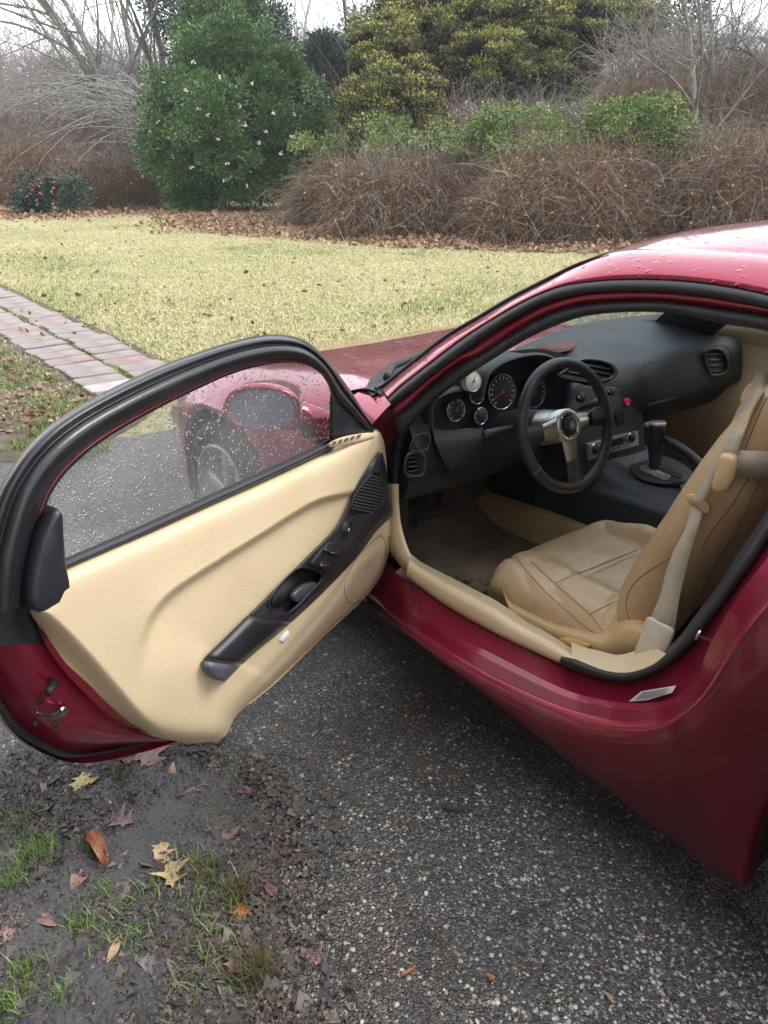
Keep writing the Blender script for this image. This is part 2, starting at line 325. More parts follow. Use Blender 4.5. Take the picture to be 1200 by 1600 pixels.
def lawn_mat():
    m = bpy.data.materials.new('winter_lawn'); m.use_nodes = True; t = m.node_tree; b = t.nodes['Principled BSDF']; N = lambda k: t.nodes.new(k); L = t.links.new
    tc = N('ShaderNodeTexCoord'); co = tc.outputs['Object']; b.inputs['Roughness'].default_value = .9; b.inputs['Specular IOR Level'].default_value = .2
    def ns(s, d): n = N('ShaderNodeTexNoise'); n.inputs['Scale'].default_value = s; n.inputs['Detail'].default_value = d; n.inputs['Roughness'].default_value = .7; L(co, n.inputs['Vector']); return n.outputs['Fac']
    r = N('ShaderNodeValToRGB'); L(ns(.35, 8), r.inputs[0]); e = r.color_ramp.elements; e[0].position = .38; e[0].color = (.46, .395, .235, 1); e[1].position = .70; e[1].color = (.27, .30, .13, 1)
    r2 = N('ShaderNodeValToRGB'); L(ns(22, 9), r2.inputs[0]); e = r2.color_ramp.elements; e[0].position = .33; e[0].color = (.38, .33, .28, 1); e[1].position = .6; e[1].color = (1.1, 1.08, 1.05, 1)
    mx = N('ShaderNodeMix'); mx.data_type = 'RGBA'; mx.blend_type = 'MULTIPLY'; mx.inputs[0].default_value = 1; L(r.outputs[0], mx.inputs[6]); L(r2.outputs[0], mx.inputs[7]); L(mx.outputs[2], b.inputs['Base Color'])
    bn = N('ShaderNodeBump'); bn.inputs['Strength'].default_value = .7; bn.inputs['Distance'].default_value = .03; L(ns(60, 6), bn.inputs['Height']); L(bn.outputs[0], b.inputs['Normal']); return m
m_asph = asphalt_mat(); m_lawn = lawn_mat()
m_mud = M('wet_mud', (.022, .021, .022), (.058, .052, .050), ns=9, rough=.38, bump=1.0, bs=70, det=10, detb=9, rv=.14)
m_soil = M('bare_soil', (.05, .036, .022), (.13, .10, .06), ns=6, rough=.9, bump=.8, bs=60, det=9)
# lawn: gently uneven, large enough to reach the horizon
gx = np.r_[-40, -20, np.linspace(-6, 30, 110), 45, 70, 100]; gy = np.r_[-95, -60, np.linspace(-30, 12, 110), 25, 45]
XX, YY = np.meshgrid(gx, gy, indexing='ij')
def lawn_z(x, y): return (.05 * (fbm(x * .35, y * .35, 2) - .5)) * sm(x, 5.2, 9) - .012
obj('lawn', grid(np.stack([XX, YY, lawn_z(XX, YY)], -1)), m_lawn, kind='structure')
# driveway sheet: its far edge meets the lawn, its near left corner is soil
edge_px = [(-500, 560), (-200, 655), (0, 712), (60, 705), (140, 690), (300, 660), (420, 600), (520, 560)]
far = np.array([gp(*p)[:2] for p in edge_px]); far = np.vstack([[far[0] + [0, 4]], far, [[5.3, -3.], [5.4, -9.], [5.5, -14]]])
farx = cr_resample(far, 120); farx[:, 0] += .10 * (fbm(farx[:, 1] * 2.5, farx[:, 1] * 0, 4) - .5)
nearx = np.stack([np.full(120, -12.), farx[:, 1]], 1)
T_ = np.linspace(0, 1, 30)[:, None, None]; D2 = nearx[None] * (1 - T_) + farx[None] * T_
obj('driveway', grid(np.concatenate([D2, np.zeros(D2.shape[:2] + (1,))], -1)), m_asph, kind='structure', origin=(0, 0, 0))
# muddy verge in the near left corner: real relief that sinks under the asphalt at its rim
mb = cr_resample([(520, 1720), (455, 1600), (430, 1500), (425, 1420), (462, 1320), (452, 1270), (400, 1215), (340, 1175), (280, 1150), (200, 1140), (60, 1180), (-80, 1260), (-260, 1300)], 80)
mbw = np.array([gp(*p)[:2] for p in mb])
x0, x1, y0, y1 = -.75, 1.6, 1.15, 3.4
XX, YY = np.meshgrid(np.linspace(x0, x1, 420), np.linspace(y0, y1, 400), indexing='ij')
dm_, sg_, _ = pdist(XX, YY, [tuple(p) for p in mbw]); 
tst = gp(200, 1450)[:2]; a_, b_, _ = pdist(np.array([tst[0]]), np.array([tst[1]]), [tuple(p) for p in mbw]); msgn = float(b_[0])
ins = sg_ * msgn * dm_
cl = np.abs(fbm(XX * 22, YY * 22, 11, 5) - .48)
hz_ = np.clip((ins + .30 * (fbm(XX * 4, YY * 4, 8) - .5)) * .12, -.02, .010) + .018 * (fbm(XX * 6, YY * 6, 9) - .45) * sm(ins, -.05, .1) + .010 * (.15 - cl) * sm(ins, -.02, .06) + .004 * (fbm(XX * 90, YY * 90, 12, 3) - .45) * sm(ins, -.02, .05)
obj('muddy_verge', grid(np.stack([XX, YY, hz_], -1)), m_mud, kind='structure', origin=(0, 0, 0))
def mud_z(x, y):
    i = int(np.clip((x - x0) / (x1 - x0) * 419, 0, 419)); j = int(np.clip((y - y0) / (y1 - y0) * 399, 0, 399)); return max(0., float(hz_[i, j]))
# soil strip left of the path
xs_ = [gp(*p)[:2] for p in ((-300, 545), (0, 535), (60, 560), (130, 618), (150, 640), (240, 640), (140, 700), (60, 715), (0, 722), (-300, 700))]
obj('soil_patch', (lambda P: (np.c_[P, np.full(len(P), .002)] + 0, [tuple(range(len(P)))]))(rpoly(xs_, 60)), m_soil, kind='structure', origin=(0, 0, 0))
# loose aggregate: pale stones standing proud of the asphalt
m_stone = M('pale_stone', (.24, .21, .16), (.55, .52, .46), island=[(.17, .15, .13), (.30, .27, .23), (.40, .36, .28), (.5, .47, .42), (.3, .3, .3)], rough=.45)
def scatter_blobs(pts, sz, flat=.5, seed=1):
    r2 = np.random.default_rng(seed); n = len(pts); base = np.array([(1, 0, 0), (.5, .85, 0), (-.5, .8, 0), (-1, .1, 0), (-.45, -.85, 0), (.55, -.8, 0), (.1, .05, 1)])
    a = r2.random(n) * 6.28; sx = sz * (.75 + .6 * r2.random(n)); sy = sz * (.55 + .5 * r2.random(n)); hgt = sz * flat * (.5 + r2.random(n))
    jit = 1 + .3 * (r2.random((n, 7, 1)) - .5); B = base[None] * jit
    x = B[..., 0] * sx[:, None]; y = B[..., 1] * sy[:, None]; z = B[..., 2] * hgt[:, None] - .0006
    V = np.stack([pts[:, 0:1] + x * np.cos(a)[:, None] - y * np.sin(a)[:, None], pts[:, 1:2] + x * np.sin(a)[:, None] + y * np.cos(a)[:, None], pts[:, 2:3] + z], -1)
    F = np.array([(i, (i + 1) % 6, 6) for i in range(6)]); F = (F[None] + (np.arange(n) * 7)[:, None, None]).reshape(-1, 3); return V.reshape(-1, 3), F
n = 22000; px = rng.random(n) * 1500 - 100; py = 930 + rng.random(n) ** .8 * 760; P = np.array([gp(a, b) for a, b in zip(px, py)])
d_m, s_m, _ = pdist(P[:, 0], P[:, 1], [tuple(p) for p in mbw]); P = P[(s_m * msgn * d_m < .01)]
dens = fbm(P[:, 0] * 3, P[:, 1] * 3, 21); P = P[rng.random(len(P)) < .25 + .75 * sm(dens, .35, .6)]; P[:, 2] = .0
obj('loose_aggregate', scatter_blobs(P, .0014 + .0056 * rng.random(len(P)) ** 3.5, .5, 3), m_stone, kind='stuff', smooth=False)
# brick path
path = bpy.data.objects.new('brick_path', mesh_data('brick_path', [(4.9, -.36, -.004), (15.5, -.36, -.004), (15.5, .52, -.004), (4.9, .52, -.004)], [(0, 1, 2, 3)], m_soil, False)); COL.objects.link(path); path['kind'] = 'structure'; WO[path.name] = np.zeros(3)
m_br = [M('paver_%s' % w, a, b, ns=6, rough=.5, bump=.5, bs=60, det=8) for w, a, b in (('mauve', (.17, .13, .12), (.26, .205, .19)), ('red', (.18, .115, .10), (.27, .175, .155)), ('grey', (.30, .26, .24), (.42, .37, .34)))]
bm_ = []
for k in range(9):
    w, h_ = .34, .212; q = rng.random((4, 2)) * .02; c4 = np.array([(-w / 2, -h_ / 2), (w / 2, -h_ / 2), (w / 2, h_ / 2), (-w / 2, h_ / 2)]) + q - .01
    oct_ = []
    for i in range(4):
        a, b, c = c4[i - 1], c4[i], c4[(i + 1) % 4]; oct_ += [b + (a - b) / np.linalg.norm(a - b) * .018, b + (c - b) / np.linalg.norm(c - b) * .018]
    V, F = prism([(p[1], p[0], -.02) for p in oct_][::-1], (0, 0, 1), .040, .008); bm_.append(mesh_data('brick', V, F, m_br[[0, 0, 0, 0, 1, 1, 0, 2, 1][k]], False))
x = 5.02; row = 0
while x < 15.3:
    for cy in (-.11, .26):
        o = bpy.data.objects.new('brick', bm_[rng.choice(9, p=[.19, .19, .18, .15, .1, .1, .05, .005, .035])] if not (row in (0, 1) and cy > 0 and row == 1) else bm_[7]); COL.objects.link(o); o.parent = path
        o.location = (x + rng.normal() * .008 + .03 * (cy > 0), cy + rng.normal() * .01, rng.random() * .006 + float(lawn_z(np.array(x), np.array(cy))) + .006); o.rotation_euler = (rng.normal() * .012, rng.normal() * .012, rng.normal() * .02)
    x += .232; row += 1
# grass: real blades over the lawn in view
def blades(P, hgt, wid, lean=.5, seed=5):
    r2 = np.random.default_rng(seed); n = len(P); a = r2.random(n) * 6.28; b = a + 1.57; h = hgt * (.5 + r2.random(n)); l = h * lean * (r2.random(n) * 1.6)
    dx, dy = np.cos(a), np.sin(a); ex, ey = np.cos(b) * l, np.sin(b) * l; w = wid * (.6 + .8 * r2.random(n))
    v0 = np.stack([P[:, 0] - dx * w, P[:, 1] - dy * w, P[:, 2]], 1); v1 = np.stack([P[:, 0] + dx * w, P[:, 1] + dy * w, P[:, 2]], 1)
    v2 = np.stack([P[:, 0] + dx * w * .7 + ex * .4, P[:, 1] + dy * w * .7 + ey * .4, P[:, 2] + h * .65], 1); v3 = np.stack([P[:, 0] - dx * w * .7 + ex * .4, P[:, 1] - dy * w * .7 + ey * .4, P[:, 2] + h * .65], 1)
    v4 = np.stack([P[:, 0] + ex, P[:, 1] + ey, P[:, 2] + h], 1)
    V = np.stack([v0, v1, v2, v3, v4], 1).reshape(-1, 3); F = np.array([(0, 1, 2), (0, 2, 3), (3, 2, 4)]); F = (F[None] + (np.arange(n) * 5)[:, None, None]).reshape(-1, 3); return V, F
m_gr = M('dry_grass_blades', (.43, .375, .215), (.58, .51, .33), island=[(.41, .355, .19), (.27, .30, .12), (.50, .44, .26), (.60, .53, .36)], rough=.8, spec=.2)
m_gg = M('green_grass_blades', (.06, .12, .02), (.16, .24, .04), island=[(.10, .17, .03), (.22, .27, .06)], rough=.6, spec=.3)
n = 230000; fx = 4.6 + 17 * rng.random(n) ** 1.4; ang_ = rng.random(n); fy = 1.6 - (fx * 1.25 + 1.5) * ang_ ** 1.0
keep = ~((fy > -.30) & (fy < .46) & (rng.random(n) > .05)) & ((fx > 5.3) | (fy < -2) | (fy > .6) & (fx > 5.0))
P = np.stack([fx, fy, lawn_z(fx, fy)], 1)[keep]; gsel = fbm(P[:, 0] * .8, P[:, 1] * .8, 33) + .25 * (rng.random(len(P)) - .5) > .61
obj('lawn_grass', blades(P[~gsel], .022, .0035, 1.2, 1), m_gr, kind='stuff', smooth=False); obj('green_lawn_grass', blades(P[gsel], .026, .0035, .9, 2), m_gg, kind='stuff', smooth=False)
# joint weeds in the path
n = 1300; P = np.stack([5 + 8 * rng.random(n) ** 1.5, np.where(rng.random(n) < .75, .075 + .018 * rng.normal(size=n), rng.choice([-.29, .45], n) + .03 * rng.normal(size=n)), np.zeros(n)], 1)
obj('path_joint_grass', blades(P, .022, .004, .9, 4), m_gg, kind='stuff', smooth=False)

# ================================================================== PLANTS
def leafquads(P, D, size, asp=.45, seed=2, fold=.25):   # diamond leaves at P pointing along D
    r2 = np.random.default_rng(seed); n = len(P); D = D / (np.linalg.norm(D, axis=1)[:, None] + 1e-9); q = r2.normal(size=(n, 3)); S = np.cross(D, q); S /= np.linalg.norm(S, axis=1)[:, None] + 1e-9
    U = np.cross(S, D); s = (size * (.6 + .8 * r2.random(n)))[:, None]
    V = np.stack([P, P + D * s * .5 + S * s * asp / 2 + U * s * fold * .3, P + D * s, P + D * s * .5 - S * s * asp / 2 + U * s * fold * .3], 1).reshape(-1, 3)
    F = (np.array([[(0, 1, 2), (0, 2, 3)]]) + (np.arange(n) * 4)[:, None, None]).reshape(-1, 3); return V, F
def twigs(P0, D0, L, r, seg=5, wig=.35, grav=0., seed=3):   # many curved three-sided twigs
    r2 = np.random.default_rng(seed); n = len(P0); D = D0 / np.linalg.norm(D0, axis=1)[:, None]; pts = [P0]; p = P0.copy()
    for k in range(seg):
        D = D + r2.normal(size=(n, 3)) * wig; D[:, 2] -= grav; D /= np.linalg.norm(D, axis=1)[:, None]; p = p + D * (L / seg)[:, None]; pts.append(p.copy())
    pts = np.stack(pts, 1); a = np.cross(D, r2.normal(size=(n, 3))); a /= np.linalg.norm(a, axis=1)[:, None]; b = np.cross(D, a)
    rad = r[:, None] * np.linspace(1, .3, seg + 1)[None]
    ring = [pts + rad[..., None] * (math.cos(t) * a + math.sin(t) * b)[:, None] for t in (0, 2.094, 4.189)]
    V = np.stack(ring, 2); k = (seg + 1) * 3; F = []
    for s in range(seg):
        for j in range(3): F.append((s * 3 + j, s * 3 + (j + 1) % 3, s * 3 + 3 + (j + 1) % 3, s * 3 + 3 + j))
    F = (np.array(F)[None] + (np.arange(n) * k)[:, None, None]).reshape(-1, 4); return V.reshape(-1, 3), F
def npmerge(*p):
    Vs, Fs, n = [], [], 0
    for V, F in p: Vs.append(V); Fs.append(F + n); n += len(V)
    return np.vstack(Vs), np.vstack(Fs)
def branch_tree(base, top, r0, nb, spread, seed, depth=2, L0=None, droop=0.):
    r2 = np.random.default_rng(seed); out = []; segs = [(np.array(base, float), np.array(top, float) - np.array(base, float), r0, 0)]
    while segs:
        p, d, r, lv = segs.pop(); L = np.linalg.norm(d); n = 7; pts = [p]; q = p.copy(); dd = d / L
        for k in range(n): dd = dd + r2.normal(size=3) * .09; dd[2] -= droop * lv; dd /= np.linalg.norm(dd); q = q + dd * L / n; pts.append(q.copy())
        out.append(tube(pts, [r, r * .35], 7 if lv == 0 else 4, caps=False))
        if lv < depth:
            for k in range(nb[lv]):
                t = .25 + .72 * r2.random(); i = int(t * n); b = pts[i]; nd = dd + r2.normal(size=3) * spread; nd[2] += .1; nd /= np.linalg.norm(nd); segs.append((b, nd * L * (.35 + .4 * r2.random()), r * (1 - .6 * t) * .5, lv + 1))
    return npmerge(*[(V, np.array([f for f in F])) for V, F in out])
LAST = {}
def shell(c, rad, n, seed, inner=.35, clumps=0, csz=.3, low=-1., flat=0):
    r2 = np.random.default_rng(seed); c = np.array(c, float); rad = np.array(rad, float)
    if clumps:
        d = r2.normal(size=(clumps, 3)); d /= np.linalg.norm(d, axis=1)[:, None]; d[:, 2] = np.maximum(d[:, 2], low); cc = c + d * rad * (.55 + .45 * r2.random((clumps, 1))) ; k = r2.integers(0, clumps, n); e = r2.normal(size=(n, 3)); e /= np.linalg.norm(e, axis=1)[:, None]
        cs = csz * (.6 + .8 * r2.random(clumps)); LAST['e'] = e[:, 2]; P = cc[k] + e * (cs[k] * r2.random(n) ** .45)[:, None] * np.array([1, 1, .8 if not flat else flat]); return P, e + np.array([0, 0, .2]) + (P - c) / rad * .4
    d = r2.normal(size=(n, 3)); d /= np.linalg.norm(d, axis=1)[:, None]; return c + d * rad * (inner + (1 - inner) * r2.random((n, 1)) ** .5), d
m_bark = M('grey_bark', (.10, .085, .07), (.20, .18, .155), ns=12, rough=.9, bump=.6, bs=40)
m_barkd = M('dark_bark', (.035, .028, .022), (.08, .065, .05), ns=12, rough=.9, bump=.6, bs=40)
m_cam = M('camellia_leaves', (.020, .060, .014), (.11, .20, .05), island=[(.03, .085, .02), (.05, .12, .028), (.13, .22, .06), (.035, .09, .022)], rough=.34, spec=.5)
m_camd = M('dark_holly_leaves', (.014, .035, .02), (.04, .075, .045), island=[(.025, .055, .03)], rough=.4)
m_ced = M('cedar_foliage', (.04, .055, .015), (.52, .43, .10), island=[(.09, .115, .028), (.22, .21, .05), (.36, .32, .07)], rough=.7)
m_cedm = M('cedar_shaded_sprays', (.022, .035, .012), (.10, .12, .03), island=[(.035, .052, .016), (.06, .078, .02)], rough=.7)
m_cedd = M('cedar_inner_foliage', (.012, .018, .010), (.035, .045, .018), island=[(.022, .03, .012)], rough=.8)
m_vine = M('green_vine_leaves', (.05, .11, .02), (.17, .25, .07), island=[(.08, .15, .03), (.12, .20, .05), (.35, .31, .06)], rough=.45)
m_bram = M('brown_brambles', (.060, .036, .020), (.34, .23, .14), island=[(.10, .055, .03), (.18, .10, .052), (.13, .08, .048), (.25, .15, .085)], rough=.85)
m_brg = M('grey_twigs', (.14, .12, .105), (.36, .32, .29), island=[(.2, .175, .155), (.27, .24, .22)], rough=.85)
m_dead = M('dead_leaves', (.10, .045, .022), (.40, .26, .15), island=[(.16, .075, .04), (.24, .13, .075), (.32, .20, .12), (.2, .10, .06)], rough=.6)
m_pink = M('pink_petals', (.45, .07, .11), (.55, .16, .20), island=True, rough=.5)
m_pale = M('pale_petals', (.72, .55, .53), (.8, .68, .64), island=True, rough=.5)
def at_ground(px, py): return gp(px, py)
def depth_of(p): return (p - CAM) @ _fw
def leaf_obj(name, parts, mat, par=None, **k): return obj(name, npmerge(*parts), mat, par, smooth=False, **k)

# big camellia ---------------------------------------------------------
cb = gp(350, 330); td = depth_of(cb); pxm = td / FPX
cam_t = thing('camellia_bush', 'large dark green camellia with scattered pale blooms, rising over the leaf litter', 'bush', tuple(cb)); print('camellia depth', td)
obj('trunk', npmerge(*[(V, np.array(F)) for V, F in [tube([cb, cb + [.1, .2 * k, 1.2], cb + [.2, .5 * k, 2.8]], [.09, .03], 6, 10, caps=False) for k in (-1, 0, 1)]]), m_barkd, cam_t)
parts = []
def pc(px, py, dt=0.): return atd(px, py, td + dt)
for (x, y, rx, ry, n, cl, sd) in ((365, 205, 135, 105, 26000, 120, 1), (345, 95, 88, 66, 11000, 60, 2), (310, 250, 75, 65, 9000, 50, 3), (452, 180, 72, 85, 13000, 62, 4), (405, 275, 55, 40, 4500, 24, 8), (345, 15, 62, 62, 6500, 38, 5), (410, 110, 60, 50, 6000, 34, 9), (255, 235, 40, 45, 3500, 20, 10), (270, 180, 42, 70, 5000, 30, 6), (300, 300, 30, 24, 2600, 14, 7)):
    c = pc(x, y); P, D = shell(c, (rx * pxm * .8, rx * pxm, ry * pxm), int(n * 2.), sd, clumps=int(cl * 1.3), csz=.36); P[:, 2] = np.maximum(P[:, 2], .08); parts.append(leafquads(P, D, .088, .52, sd))
leaf_obj('foliage', parts, m_cam, cam_t)
for i, (x, y) in enumerate(((302, 97), (340, 218), (222, 131), (404, 222), (428, 177), (456, 213), (355, 255), (350, 283), (506, 118), (246, 190), (325, 180), (383, 195), (262, 216), (460, 178), (270, 245), (290, 140), (395, 130), (440, 240), (310, 170), (375, 165), (415, 205), (345, 120), (300, 262), (385, 290), (470, 215), (235, 205))):
    c = pc(x, y, -2.4 if 280 < x < 460 else -1.0); q = rng.normal(size=(14, 3)); P = np.tile(c, (14, 1)) + q * .01
    obj('bloom', leafquads(P, q + [-.5, .3, 0], .036, .8, i), m_pale, cam_t, smooth=False)
# dark evergreen behind -------------------------------------------------
b2 = gp(520, 300); t2 = depth_of(b2)
for (nm, lab, x, rows_, t_) in (('holly_tree', 'bluish dark evergreen between the big camellia and the olive cedar', 520, ((512, 150, 34, 60), (525, 205, 34, 45), (505, 240, 34, 40), (500, 95, 26, 30), (545, 120, 22, 40), (550, 200, 24, 50)), 25.5),
                            ('evergreen_tree', 'tall dark evergreen rising just behind the top of the big camellia', 350, ((330, 20, 95, 90), (390, 70, 80, 70), (300, -40, 70, 60)), td + 3.5)):
    bb = gp(x, 312); bb = CAM + (bb - CAM) * (t_ / depth_of(bb)); bb[2] = 0; tr_ = thing(nm, lab, 'tree', tuple(bb)); parts = []
    for k, (a, b, rx, ry) in enumerate(rows_):
        s = t_ / FPX; P, D = shell(atd(a, b, t_), (rx * s, rx * s, ry * s), 9000, 40 + k, clumps=50, csz=.5); parts.append(leafquads(P, D, .12, .45, k))
    leaf_obj('foliage', parts, m_camd, tr_); obj('trunk', tube([bb, (bb + atd(rows_[0][0], rows_[0][1], t_)) / 2, atd(rows_[0][0], rows_[0][1], t_)], [.12, .05], 7, 10, caps=False), m_barkd, tr_)
# cedars -----------------------------------------------------------------
tc_ = 18.8
def cedar(name, label, bx, lobes, t0, seed, trunkpx):
    s = t0 / FPX; base = atd(bx, 300, t0); base[2] = 0; T = thing(name, label, 'tree', tuple(base)); pa, pb, pm_ = [], [], []; r2 = np.random.default_rng(seed)
    for k, (x, y, rx, ry, n, dt) in enumerate(lobes):
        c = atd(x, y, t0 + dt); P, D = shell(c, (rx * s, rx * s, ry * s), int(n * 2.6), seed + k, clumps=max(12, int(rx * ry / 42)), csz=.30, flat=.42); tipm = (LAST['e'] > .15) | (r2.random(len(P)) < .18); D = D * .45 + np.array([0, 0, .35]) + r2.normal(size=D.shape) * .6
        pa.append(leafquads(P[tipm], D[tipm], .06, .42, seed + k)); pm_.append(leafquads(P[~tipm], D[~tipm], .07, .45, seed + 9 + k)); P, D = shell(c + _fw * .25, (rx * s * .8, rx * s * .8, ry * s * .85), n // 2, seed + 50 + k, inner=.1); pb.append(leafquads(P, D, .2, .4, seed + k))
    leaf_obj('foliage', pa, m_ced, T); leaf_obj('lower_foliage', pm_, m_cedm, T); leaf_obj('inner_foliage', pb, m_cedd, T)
    for tx in trunkpx: obj('trunk', tube([base, atd(tx[0], tx[1], t0), atd(tx[2], tx[3], t0)], [.16, .10, .05], 8, 12, caps=False), m_barkd, T)
cedar('cedar_tree', 'tall olive green cedar with yellowish tips filling the top middle', 800, ((690, 45, 80, 55, 9000, 0), (760, 95, 62, 42, 7000, -.7), (640, 20, 60, 50, 5500, .4), (790, 20, 90, 45, 8500, .2), (900, 50, 80, 50, 8500, -.2), (975, 40, 58, 28, 5000, -.3), (690, 110, 60, 50, 6000, .2), (880, 115, 55, 30, 4500, -.2), (830, 90, 60, 50, 5500, .6), (940, 5, 80, 30, 4500, .2), (790, 150, 50, 40, 2500, .5)), tc_, 100, ((805, 180, 800, -40), (812, 190, 840, -40)))
cedar('cedar_tree', 'shorter yellow green cedar at the left, hung with vine leaves', 615, ((600, 70, 58, 45, 7000, 0), (620, 150, 72, 55, 9500, -.5), (570, 165, 38, 40, 4000, 0), (655, 190, 42, 35, 4000, -.3), (590, 215, 45, 30, 4000, -.3), (690, 215, 30, 22, 1800, -.5)), 17.6, 200, ((612, 150, 600, 40),))
# bramble mounds ---------------------------------------------------------
def mound(name, label, px, pyb, pyt, rx, t_, ntw, seed, mat=None, grp=None, leaves=.55, cat='brambles'):
    s = t_ / FPX; c0 = atd(px, pyb, t_); c0[2] = 0; top = atd(px, pyt, t_)[2]; T = thing(name, label, cat, tuple(c0), grp); r2 = np.random.default_rng(seed)
    lx, lz = rx * s, top
    a = r2.random(ntw) * 6.28; rr = r2.random(ntw) ** .5; z = r2.random(ntw) ** .8
    lz = lz * .86
    prof_ = np.sqrt(np.clip(1 - (z * .9) ** 3.5, .02, 1)); P = np.stack([c0[0] + np.cos(a) * rr * lx * prof_ * .55, c0[1] + np.sin(a) * rr * lx * prof_, z * lz * (.50 + .85 * fbm(a * 2.2 + seed, rr * 3, seed, 3))], 1)
    out = P - np.array([c0[0], c0[1], lz * .3]); D = out / (np.linalg.norm(out, axis=1)[:, None]) * .7 + r2.normal(size=P.shape) * np.array([.9, 1.1, .55]); L = .25 + .8 * r2.random(ntw)
    h2 = ntw // 2; obj('stems', npmerge(twigs(P[:h2], D[:h2], L[:h2], .003 + .004 * r2.random(h2), 5, .3, .16, seed), twigs(P[h2:], D[h2:], L[h2:] * .8, .0025 + .007 * r2.random(ntw - h2), 6, .6, .10, seed + 2)), mat or m_bram, T, smooth=False)
    j = r2.integers(0, ntw, ntw // 13); obj('pale_stems', twigs(P[j] + r2.normal(size=(len(j), 3)) * .08, D[j] + r2.normal(size=(len(j), 3)) * .5 + [0, 0, .5], .5 + .9 * r2.random(len(j)), .003 + .004 * r2.random(len(j)), 6, .33, .22, seed + 1), m_brg, T, smooth=False)
    nu = ntw // 22; j = r2.choice(np.argsort(-P[:, 2])[:ntw // 3], nu); obj('upright_stems', twigs(P[j], r2.normal(size=(nu, 3)) * .35 + [0, 0, 1], .3 + .8 * r2.random(nu) ** 2, np.full(nu, .004), 5, .22, -.02, seed + 4), m_brg if seed % 2 else m_bram, T, smooth=False)
    k = int(ntw * leaves); i = r2.integers(0, ntw, k)
    if k: obj('dead_leaves', leafquads(P[i] + r2.normal(size=(k, 3)) * .12, r2.normal(size=(k, 3)), .065, .6, seed), m_dead, T, smooth=False)
    return T, P
g_ = 'tangled brown brambles along the wood edge'
for i, a in enumerate([
 ('bramble_mound', 'big rust brown bramble mound right of centre, below the green vines', 900, 372, 215, 215, 15.1, 12500),
 ('bramble_mound', 'dark brown bramble mound under the shorter cedar', 640, 366, 235, 150, 15.8, 8500),
 ('bramble_mound', 'brown bramble mound just right of the big camellia', 535, 350, 246, 88, 17.7, 5500),
 ('bramble_mound', 'brown bramble bank at the right edge above the red roof', 1150, 372, 180, 170, 15.4, 8500),
 ('bramble_mound', 'grey brown thicket behind the pink flowering shrub', 50, 330, 205, 140, 23.8, 7000),
 ('bramble_mound', 'low brown thicket between the pink shrub and the big camellia', 190, 326, 235, 110, 22.9, 6000)]):
    mound(*a, seed=300 + i)
# green vines sprawling over the mounds
vt = thing('vine_tangle', 'bright green vine with a few yellow leaves sprawling over the brambles', 'vine', tuple(atz(880, 372)))
parts = []; rv_ = np.random.default_rng(5); VX = tuple((560 + 560 * q_, 212 + 27 * rv_.normal() + (18 if q_ < .3 else 0), 12 + 26 * rv_.random(), 7 + 14 * rv_.random(), int(100 + 380 * rv_.random()), 13.2 + .4 * rv_.random() + (.9 if q_ < .3 else 0)) for q_ in rv_.random(26))
for k, (x, y, rx, ry, n, t_) in enumerate(VX + ((975, 192, 70, 26, 4200, 13.4), (985, 175, 35, 22, 1500, 13.5), (870, 212, 46, 12, 1000, 13.4), (765, 205, 40, 20, 1900, 13.9), (700, 228, 50, 12, 600, 14.0), (1060, 200, 44, 10, 600, 13.5), (520, 225, 70, 22, 1500, 15.9), (620, 215, 50, 25, 1600, 14.6), (840, 235, 60, 18, 800, 13.0))):
    t_ += 1.4; s = t_ / FPX; P, D = shell(atd(x, y, t_), (rx * s * .7, rx * s, ry * s), int(n * 1.7), 70 + k, clumps=30, csz=.17); D[:, 2] -= .5; parts.append(leafquads(P, D, .062, .5, 80 + k))
leaf_obj('leaves', parts, m_vine, vt)
P, D = shell(atd(900, 205, 14.9), (1, 1.8, .35), 260, 91); obj('stems', twigs(P, D + [0, 0, .5], .4 + .5 * rng.random(260), np.full(260, .004), 5, .3, .1, 8), M('green_stems', (.10, .16, .04), rough=.7), vt, smooth=False)
# pink flowering shrub ----------------------------------------------------
pb = gp(65, 334); tp_ = depth_of(pb); s = tp_ / FPX; ps_ = thing('flowering_shrub', 'small camellia shrub with pink red flowers at the far left lawn edge', 'shrub', tuple(pb))
pr = []
for k, (x, y, r_, n) in enumerate(((62, 302, 30, 3200), (110, 295, 26, 1500), (50, 320, 20, 1400))): P, D = shell(atd(x, y, tp_), (r_ * s,) * 3, n, 500 + k, clumps=18, csz=.22); P[:, 2] = np.maximum(P[:, 2], .03); pr.append(leafquads(P, D, .08, .5, k))
leaf_obj('foliage', pr, m_camd, ps_)
for i in range(18):
    a = rng.random() * 6.28; r_ = 27 * rng.random() ** .6; c = atd(66 + r_ * math.cos(a) * 1.1, 300 + r_ * math.sin(a) * .9, tp_ - .55); q = rng.normal(size=(9, 3)); obj('bloom', leafquads(np.tile(c, (9, 1)), q, .038, .8, i), m_pink, ps_, smooth=False)
